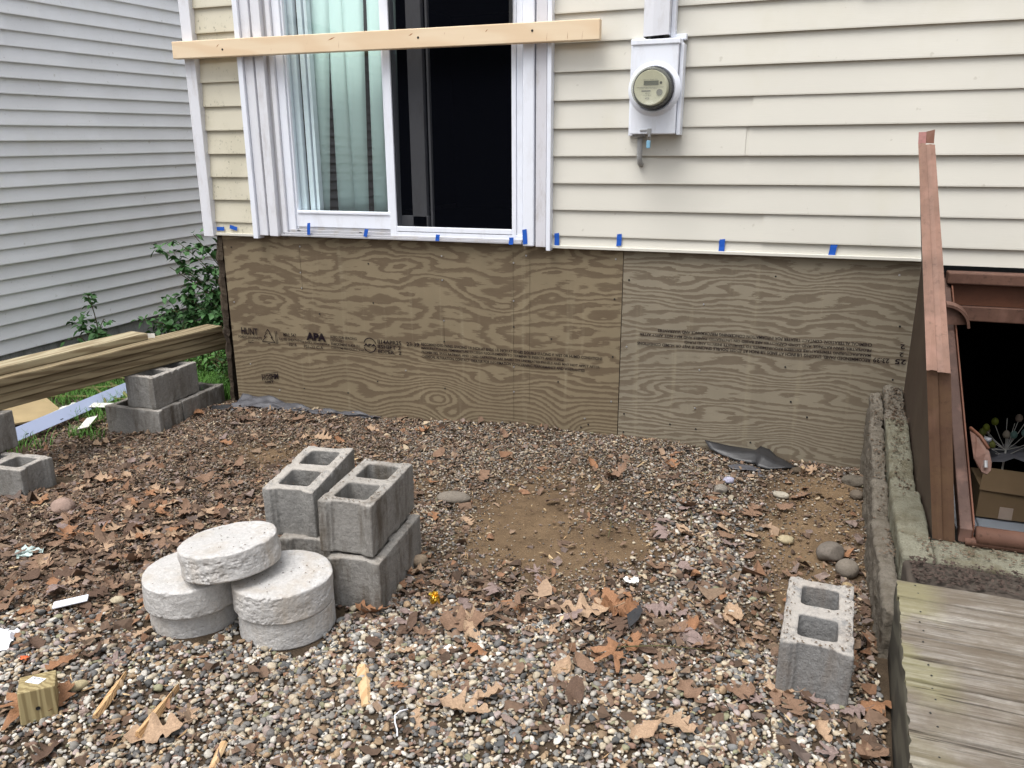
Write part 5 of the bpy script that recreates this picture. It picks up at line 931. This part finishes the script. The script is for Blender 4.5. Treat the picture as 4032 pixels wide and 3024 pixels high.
# ------------------------------------------------------------------ old deck
dk = empty('old_deck', (.9, -2.1, .1), 'weathered grey plank deck with a yellow-green stained edge at the lower right', 'deck')
ys = [-1.445, -1.548, -1.655, -1.752, -1.858, -1.960, -2.056, -2.160, -2.265, -2.37, -2.47, -2.58, -2.69, -2.8]
def xl(y): return .366 + (y + 1.44) * .052
for a, b in zip(ys[:-1], ys[1:]):
    gap = .009 if ys.index(a) in (4, 5) else .006; x0 = xl((a + b) / 2) + random.uniform(-.003, .004); nX, nY = 110, 9; L = 2.1; xs = np.linspace(0, L, nX * 2); V, F = [], []
    prof = [(a - gap / 2, .334), (a - gap / 2, .347), (a - gap / 2 - .003, .3505)] + [(a + (b - a) * t, .351) for t in np.linspace(.1, .9, 10)] + [(b + gap / 2 + .003, .3505), (b + gap / 2, .347), (b + gap / 2, .334)]
    n = len(prof)
    xx = np.concatenate([np.linspace(0, .8, 160), np.linspace(.82, L, 40)]); P0 = np.array(prof); Xg = np.repeat(xx[:, None], n, 1) + xl(P0[None, :, 0]) + random.uniform(-.002, .002) + 0 * x0; Yg = P0[None, :, 0] - .03 * xx[:, None] + 0 * Xg; Zg = P0[None, :, 1] + .0022 * vnoise(Xg * 5, Yg * 130, 0, 3) + .0022 * vnoise(Xg * 3, Yg * 28, 0, 4) + .0012 * vnoise(Xg * 20, Yg * 220, 0, 5)
    Xg[:2] += .004 * vnoise(Yg[:2] * 60, 0, 0, 6); Vv = np.stack([Xg, Yg, Zg], -1).reshape(-1, 3); I, J = np.meshgrid(np.arange(len(xx) - 1), np.arange(n - 1), indexing='ij'); Fq = np.stack([I * n + J, I * n + J + 1, (I + 1) * n + J + 1, (I + 1) * n + J], -1).reshape(-1, 4)[:, ::-1]
    me = np_mesh('plank', Vv, Fq); me.transform(Matrix.Translation((-x0, -(a + b) / 2 * 0, 0))); o = bpy.data.objects.new('plank', me); COL.objects.link(o); me.materials.append(M['deck']); o.parent = dk; w = worldloc(dk); o.location = Vector((x0, 0, 0)) - w
    e = MB(); e.box(x0 + .012, x0 + 2.0, b + gap, a - gap, .325, .338); e.make('plank_underside', M['deckside'], dk)
    for dx, dy in ((.055, .28), (.058, .72)): MB().lathe([(0, .001), (.0024, .001), (.0028, 0)], (x0 + dx + random.uniform(-.006, .006), a + (b - a) * dy, .3515), 'Z', 8).make('nail_head', M['black'], dk)
m = MB(); yy = np.linspace(-1.44, -2.9, 30)
for y in yy:
    for z, dx in ((.334, .004), (.31, .001), (.16, .002), (.02, .004)): m.v.append((xl(y) + dx + .0015 * float(vnoise(y * 14, z * 40, 0, 7)), y, z))
for i in range(29):
    for j in range(3): a = i * 4 + j; m.f.append((a, a + 1, a + 5, a + 4))
o = m.make('rim_board', M['deckside'], dk, 0, True); o.modifiers.new('t', 'SOLIDIFY').thickness = .03
rough_box('ledger', .405, 2.0, -1.44, -1.275, .22, .338, simple('rotten ledger', (.062, .05, .040), .95, .6, 25, .8), dk, .010, .007, 13)
n0 = RNG.uniform(0, 1, (700, 2)); fl = MB()
for u, v in n0:
    x, y = .42 + u ** 1.5 * .42, -1.432 + v * .15; a, s_ = random.uniform(0, 6.28), random.uniform(.003, .010); z = .346 + random.uniform(0, .012); c, d = math.cos(a) * s_, math.sin(a) * s_; fl.quad((x - c, y - d, z), (x + d * .5, y - c * .5, z + s_ * .3), (x + c, y + d, z + s_ * random.uniform(-.3, .5)), (x - d * .5, y + c * .5, z))
o = fl.make('bark_debris', simple('dark debris', (.055, .038, .030), .9, .7, 60)); tag(o, 'dark rotten bark crumbs in the strip between curb and deck', 'debris', kind='stuff')
cb = MB()
for i in range(1100):
    x, y = random.choice(((random.gauss(.452, .022), random.uniform(-.85, -.02)), (random.gauss(.452, .03), random.uniform(-.35, -.02)), (random.gauss(.380, .015), random.uniform(-1.2, -.02)), (random.uniform(.45, 1.), random.uniform(-1.25, -1.12)))); 
    z = ((.515 + .42 * (y + .145)) if y > -.287 else (.425 + .34 * (y + .54)) if y > -.79 else (.366 + .1 * (y + 1.03)) if x < .5 else .349) + .005 if x > .412 else ((.47 + .42 * (y + .17)) if y > -.32 else (.37 + .3 * (y + .57)) if y > -.83 else .29) + .006; a, s_ = random.uniform(0, 6.28), random.uniform(.002, .008); c, d = math.cos(a) * s_, math.sin(a) * s_; cb.quad((x - c, y - d, z), (x + d * .6, y - c * .6, z + s_ * .5), (x + c, y + d, z + s_ * .2), (x - d * .6, y + c * .6, z + s_ * .4))
o = cb.make('crumbs', simple('crumb debris', (.11, .075, .05), .9, .8, 80)); tag(o, 'dirt and bark crumbs lying on the curb wall', 'debris', kind='stuff')

cr = MB(); tops = [(-1.376, -1.600, .4935, .09, .19, R(97)), (-1.664, -1.52, .482, .09, .19, R(99)), (.150, -1.600, .285, .09, .19, R(87.5)), (-3.535, -.295, .383, .09, .19, R(94)), (-3.545, -1.352, .193, .09, .19, R(6))]
for cx, cy, cz_, hw, hl, a in tops:
    for i in range(150 if cx > -1.5 else 60):
        u = random.choice((-1, 1)) * random.uniform(.168, .190) if random.random() < .4 else random.uniform(-.19, .19); w_ = random.choice((-1, 1)) * random.uniform(.072, .092)
        if abs(u) > .16 or abs(u) < .02: w_ = random.uniform(-.09, .09)
        x, y = cx + u * math.cos(a) - w_ * math.sin(a), cy + u * math.sin(a) + w_ * math.cos(a); q, s_ = random.uniform(0, 6.28), random.uniform(.0012, .005); c, d = math.cos(q) * s_, math.sin(q) * s_
        cr.quad((x - c, y - d, cz_), (x + d * .7, y - c * .7, cz_ + s_ * .4), (x + c, y + d, cz_ + s_ * .3), (x - d * .7, y + c * .7, cz_ + s_ * .5))
for cx, cy, cz_, n_ in ((-1.658, -2.0, .406, 34), (-1.492, -1.962, .2985, 40), (-1.80, -2.03, .292, 12)):
    for i in range(n_):
        q, rr = random.uniform(0, 6.28), .14 * math.sqrt(random.random()); x, y = cx + rr * math.cos(q), cy + rr * math.sin(q); zz = cz_ + ((x - cx) * .13 - (y - cy) * .052 + .002 if cz_ > .39 else 0); s_ = random.uniform(.0012, .0045); c, d = math.cos(q * 3) * s_, math.sin(q * 3) * s_
        cr.quad((x - c, y - d, zz + .001), (x + d * .6, y - c * .6, zz + s_ * .5), (x + c, y + d, zz + .001), (x - d * .6, y + c * .6, zz + s_ * .6))
o = cr.make('dirt_crumbs', simple('dirt crumbs', (.12, .085, .055), .9, .7, 90)); tag(o, 'dirt crumbs and bark bits lying on the blocks and slabs', 'debris', kind='stuff')

# ------------------------------------------------------------------ rocks and small things
def rock(x, y, sx, sy, sz, c, label, rz=0., seed=1, sink=.35, flat=.75):
    v, f = ico(4); v = v.copy(); rg = np.random.default_rng(seed)
    for _ in range(7): d = rg.normal(size=3); d /= np.linalg.norm(d); h = rg.uniform(flat, .95); p = v @ d; v = v - np.outer(np.maximum(p - h, 0) * .85, d)
    v = v * (1 + .05 * fbm(v[:, 0] * 2, v[:, 1] * 2, v[:, 2] * 2, seed, 4))[:, None]; v = v * np.array((sx, sy, sz)) / 2; cz, s_ = math.cos(rz), math.sin(rz); v = np.stack([v[:, 0] * cz - v[:, 1] * s_ + x, v[:, 0] * s_ + v[:, 1] * cz + y, v[:, 2] + zf(x, y) + sz * (.5 - sink) + .006], -1)
    o = link('rock', np_mesh('rock', v, f), concrete('rock' + str(seed), c, .35, .4, tuple(q * .5 for q in c), .5, 1.3)); return tag(o, label, 'rock')
rock(-1.365, -.895, .155, .085, .055, (.26, .225, .185), 'flat oval brownish stone on bare soil right of the block stack', .2, 21, .3, .85)
rock(-2.93, -1.565, .105, .085, .075, (.42, .30, .245), 'pinkish granite rock near the left-edge blocks', .2, 22, .25)
rock(.215, -.845, .11, .09, .085, (.22, .19, .16), 'larger brown rock of the two beside the cellar wall', .6, 23, .25)
rock(.272, -.945, .085, .085, .075, (.25, .215, .175), 'smaller round speckled rock below the larger brown one', .2, 24, .22, .9)
rock(-1.245, -1.475, .062, .05, .045, (.40, .31, .22), 'tan chunk of stone at the right foot of the block stack', .4, 25, .2)
rock(-.215, -.36, .055, .045, .032, (.46, .45, .56), 'pale lilac stone in the small gravel', .3, 26, .2)
rock(-.24, -.46, .065, .055, .045, (.30, .27, .23), 'greyish brown stone just below the lilac stone', .3, 27, .25)
rock(.015, -.41, .075, .04, .034, (.52, .47, .38), 'cream stone on the brown soil right of the lilac stone', -.2, 28, .2)
rock(.33, -.20, .13, .09, .06, (.17, .145, .115), 'half-buried brown rock against the cellar wall under the plywood', .1, 29, .45)
rock(.33, -.33, .06, .06, .045, (.19, .155, .12), 'small brown rock just below the half-buried one', .1, 30, .3)
rock(.08, -.14, .07, .05, .035, (.11, .085, .06), 'dark soil-coloured stone below the black plastic', .1, 31, .4)
rock(.05, -.77, .07, .05, .035, (.50, .42, .27), 'pale yellowish lump left of the two brown rocks', .1, 32, .2)
rock(.268, -1.06, .042, .036, .030, (.44, .33, .19), 'small tan pebble right above the single block', .1, 33, .2)
rock(.02, -2.33, .05, .04, .03, (.16, .18, .14), 'dark greenish stone in the front gravel near the deck', .1, 34, .3)
rock(-2.12, -2.06, .05, .03, .028, (.55, .47, .33), 'cream oval stone left of the round slabs', .5, 35, .2)
rock(-1.86, -2.46, .06, .03, .03, (.50, .42, .26), 'yellowish long stone right behind the post offcut', .9, 36, .2)
# post offcut with its label
po = empty('post_offcut', (-1.885, -2.565, .10), 'short treated post offcut with a white label on its sawn top at the lower left', 'wood offcut')
m = MB().box(-.045, .045, -.045, .045, 0, .100); b = m.make('body', M['post'], po, .003) ; 
b.data.transform(Matrix.Translation(worldloc(po))); 
for o in (b,): o.rotation_euler = (R(-4), R(3), R(47)); o.location = (0, 0, -.0)
lbm = MB().box(-.022, .022, -.014, .014, .1005, .1012).mesh('label'); lo = bpy.data.objects.new('label', lbm); COL.objects.link(lo); lbm.materials.append(M['white']); lo.parent = b; lo.location = (-.004, .006, 0); lo.rotation_euler = (0, 0, R(-40))
lt = MB()
for i in range(9): lt.quad(*[(-.019 + .0042 * i + dx, dy, .1016) for dx, dy in ((0, .004), (.0008 + .0012 * (i % 3), .004), (.0008 + .0012 * (i % 3), .011), (0, .011))])
for j in range(3): lt.quad((-.018, -.010 + .004 * j, .1016), (.008 + .004 * j, -.010 + .004 * j, .1016), (.008 + .004 * j, -.0085 + .004 * j, .1016), (-.018, -.0085 + .004 * j, .1016))
lme = lt.mesh('label_print'); l2 = bpy.data.objects.new('label_print', lme); COL.objects.link(l2); lme.materials.append(M['grey']); l2.parent = b; l2.location = (-.004, .006, 0); l2.rotation_euler = (0, 0, R(-40))
kn = MB().lathe([(0, 0), (.005, 0), (.006, .0015)], (0, -.0462, .045), 'Y', 10).mesh('knot'); l3 = bpy.data.objects.new('knot', kn); COL.objects.link(l3); kn.materials.append(M['black']); l3.parent = b
# split sticks and scraps
def sliver(name, x0, y0, x1, y1, w, h, mat, label, cat='stick', taper=.3, lift=.012):
    a, b = Vector((x0, y0, zf(x0, y0) + lift)), Vector((x1, y1, zf(x1, y1) + lift)); d = (b - a).normalized(); s_ = Vector((-d.y, d.x, 0)).normalized(); m = MB(); n = 12
    for i in range(n + 1):
        t = i / n; p = a.lerp(b, t); q = w / 2 * (taper + (1 - taper) * math.sin(math.pi * min(1, t * 1.1 + .12)) ** .6) * random.uniform(.96, 1.04); m.v += [tuple(p - s_ * q), tuple(p - s_ * q * .5 + Vector((0, 0, h))), tuple(p + s_ * q * .45 + Vector((0, 0, h * random.uniform(.8, 1)))), tuple(p + s_ * q)]
    for i in range(n):
        for j in range(3): k = i * 4 + j; m.f.append((k, k + 1, k + 5, k + 4))
    m.f += [(0, 1, 2, 3), (4 * n + 3, 4 * n + 2, 4 * n + 1, 4 * n)]; return tag(m.make(name, mat), label, cat)
sliver('split_stick', -1.70, -2.55, -1.77, -2.37, .026, .014, M['splinter'], 'thin split wood stick lying left of the striped one')
sliver('split_stick', -1.535, -2.565, -1.575, -2.37, .024, .020, M['splinter'], 'striped stick pointing down-left at the bottom left gravel')
M['chip'] = wood('split pine chip', (.60, .43, .25), (.45, .28, .14), 1, 2, 6, .4, .8, False)
sliver('wood_splint', -1.135, -2.09, -1.025, -2.255, .036, .008, M['chip'], 'fresh pale pine splint in the gravel below the slabs', 'wood splint', .75)
sliver('wood_splint', -1.31, -2.50, -1.27, -2.60, .022, .006, M['chip'], 'small pale pine chip at the very bottom of the gravel', 'wood splint', .8)
m = MB(); m.box(-.017, .017, -.055, .055, 0, .007); o = m.make('plastic_clip', M['white'], None, .003); o.location = (-2.235, -2.145, zf(-2.235, -2.145) + .022); o.rotation_euler = (.1, .15, R(-52)); tag(o, 'white flat plastic clip on the leaf drift left of the slabs', 'plastic piece')
def crumple(name, x, y, s, h, mat, label, cat, seed, n=10, rough_=1.):
    m = MB(); z0 = zf(x, y) + .012
    for i in range(n):
        for j in range(n):
            u, v = i / (n - 1) - .5, j / (n - 1) - .5; m.v.append((x + s * u * (1 + .5 * float(vnoise(v * 4, seed, 0, seed))), y + s * .8 * v * (1 + .5 * float(vnoise(u * 4, seed, 3, seed))), z0 + h * abs(float(vnoise(u * 6 * rough_, v * 6 * rough_, seed * 1.3, seed)))))
    m.f = [(i * n + j, (i + 1) * n + j, (i + 1) * n + j + 1, i * n + j + 1) for i in range(n - 1) for j in range(n - 1)]; return tag(m.make(name, mat), label, cat)
crumple('tissue', -2.29, -2.37, .11, .035, M['tissue'], 'white tissue scrap at the left edge of the photo', 'tissue', 3)
crumple('tissue', -2.74, -1.9, .08, .02, simple('pale blue scrap', (.45, .55, .52), .5), 'pale greenish plastic scrap on the leaf drift at the left edge', 'plastic scrap', 8)
crumple('leaf_wad', -.475, -1.535, .12, .05, M['leaf_rust'], 'orange-brown papery wad beside the large curled tan leaf', 'leaf wad', 5, 12, 1.6)
crumple('orange_netting', -2.13, -2.41, .030, .010, M['orange'], 'tiny shred of bright orange netting at the lower left', 'netting scrap', 6)
crumple('paper_scrap', -.47, -1.33, .045, .02, M['paper'], 'small white torn scrap on the stones under the bare soil', 'paper scrap', 9)
crumple('paper_scrap', -.63, -1.64, .035, .015, M['paper'], 'tiny white scrap among the leaves right of the gold foil', 'paper scrap', 12)
crumple('paper_scrap', -.92, -1.92, .03, .008, M['paper'], 'narrow white scrap below the wide dull brown leaf', 'paper scrap', 14)
gf = empty('gold_candle_wrapper', (-1.075, -1.70, .11), 'crumpled gold foil wrapper standing in the leaves right of the slabs', 'foil wrapper')
m = MB().lathe([(.016, 0), (.018, .008), (.0175, .02), (.014, .030), (.007, .033), (.009, .040)], (-1.075, -1.70, zf(-1.075, -1.7) + .010), 'Z', 18); m.v = [(p[0] + random.uniform(-.002, .002), p[1] + random.uniform(-.002, .002), p[2] + random.uniform(-.001, .002)) for p in m.v]; m.make('cup', M['foil'], gf)
m = MB()
for i in range(9): a = 6.28 * i / 9; z = zf(-1.075, -1.7) + .042; m.quad((-1.075, -1.70, z), (-1.075 + .02 * math.cos(a), -1.70 + .02 * math.sin(a), z + .012 * random.random()), (-1.075 + .022 * math.cos(a + .3), -1.70 + .022 * math.sin(a + .3), z + .004))
m.make('frill', M['foil'], gf)
m = MB().tube([(-.905 + .02 * math.sin(q_ * .9) * -1, -2.235 - .02 * q_, .130 + .004 * math.sin(q_)) for q_ in range(6)], .0022, 8); o = m.make('plastic_tube', M['white_g'], None, 0, True); tag(o, 'short curved white tube on the bottom centre gravel', 'tube')
# black plastic
def sheet(name, pts, label, mat, thick=.002, sub=2):
    m = MB(); m.v = pts[0]; m.f = pts[1]; o = m.make(name, mat, None, 0, True); s_ = o.modifiers.new('s', 'SUBSURF'); s_.levels = sub; s_.render_levels = sub; s_.subdivision_type = 'SIMPLE'; o.modifiers.new('t', 'SOLIDIFY').thickness = thick; return tag(o, label, 'plastic sheet')
n = 26; V = []
for i in range(n):
    t = i / (n - 1); x = -3.20 + .98 * t; zc = .008 * math.sin(t * 9)
    for j, (dy, dz) in enumerate(((-.003, .050 - .03 * t), (-.035, .036 - .02 * t), (-.065 - .02 * math.sin(t * 3), .026), (-.10 + .04 * t, .020), (-.125 + .06 * t, .004))): V.append((x, dy * (1.1 - .55 * t), zf(x, dy) + dz * (1 - .55 * t) + zc + .010 * math.sin(x * 31 + j * 2.1)))
F = [(i * 5 + j, i * 5 + j + 1, (i + 1) * 5 + j + 1, (i + 1) * 5 + j) for i in range(n - 1) for j in range(4)]; sheet('plastic_sheet', (V, F), 'dusty grey-black plastic sheet edge along the foot of the left plywood', M['plastic_g'])
def P(x, y, dz): return (x, y, zf(x, y) + dz)
V = [P(-.37, -.01, .055), P(-.25, -.01, .045), P(-.12, -.01, .040), P(-.34, -.05, .03), P(-.24, -.065, .035), P(-.125, -.06, .05), P(-.28, -.075, .012), P(-.20, -.11, .012), P(-.11, -.13, .015), P(-.10, -.01, .062), P(-.055, -.02, .055), P(-.02, -.045, .034), P(.03, -.08, .028), P(.075, -.115, .012), P(-.08, -.10, .05), P(-.03, -.12, .03), P(.03, -.14, .018), P(-.105, -.155, .015), P(-.05, -.16, .01)]
F = [(0, 3, 4, 1), (1, 4, 5, 2), (3, 6, 7, 4), (4, 7, 8, 5), (2, 5, 14, 9), (5, 8, 17, 14), (9, 14, 15, 10), (10, 15, 11), (11, 15, 12), (12, 15, 16, 13), (14, 17, 18, 15), (15, 18, 16)]; sheet('plastic_sheet', (V, F), 'folded black plastic sheet sticking out below the right plywood', M['plastic_b'])
V = [P(-.24, -.19, .015), P(-.19, -.165, .02), P(-.13, -.165, .02), P(-.09, -.185, .018), P(-.21, -.215, .012), P(-.15, -.215, .018), P(-.10, -.205, .016), P(-.07, -.245, .008), P(-.085, -.25, .008)]
F = [(0, 4, 1), (1, 4, 5, 2), (2, 5, 6, 3), (3, 6, 8, 7)]; sheet('plastic_sheet', (V, F), 'small grey glove-like plastic scrap in front of the folded black plastic', M['plastic_g'])
V = [P(-3.36, -.10, .02), P(-3.28, -.14, .03), P(-3.20, -.13, .03), P(-3.13, -.17, .01), P(-3.34, -.15, .01), P(-3.26, -.18, .015), P(-3.18, -.18, .015)]
F = [(0, 4, 5, 1), (1, 5, 6, 2), (2, 6, 3)]; sheet('plastic_sheet', (V, F), 'dark rag of plastic at the plywood corner behind the tan leaf', M['plastic_b'])
m = MB(); m.v = [(-.430, -1.59, .140), (-.40, -1.53, .148), (-.385, -1.55, .142), (-.39, -1.60, .135), (-.412, -1.65, .128)]; m.f = [(0, 1, 2, 3, 4)]; o = m.make('rubber_scrap', M['plastic_b']); o.modifiers.new('t', 'SOLIDIFY').thickness = .004; tag(o, 'black rubbery scrap right of the orange-brown wad', 'rubber scrap')
for x0, y0, x1, y1, lb in ((-.32, -.86, -.36, -.66, 'thin brown twig on the gravel above the mauve leaf'), (-.50, -1.78, -.12, -1.66, 'long thin dark twig running past the flat brown maple leaf'), (-.62, -1.05, -.66, -.86, 'short twig standing in the bare soil')):
    m = MB().tube([(x0, y0, zf(x0, y0) + .02), ((x0 + x1) / 2 + .01, (y0 + y1) / 2, zf(x0, y0) + .035), (x1, y1, zf(x1, y1) + .02)], [.0024, .002, .0012], 5); o = m.make('twig', M['stem'], None, 0, True); tag(o, lb, 'twig')
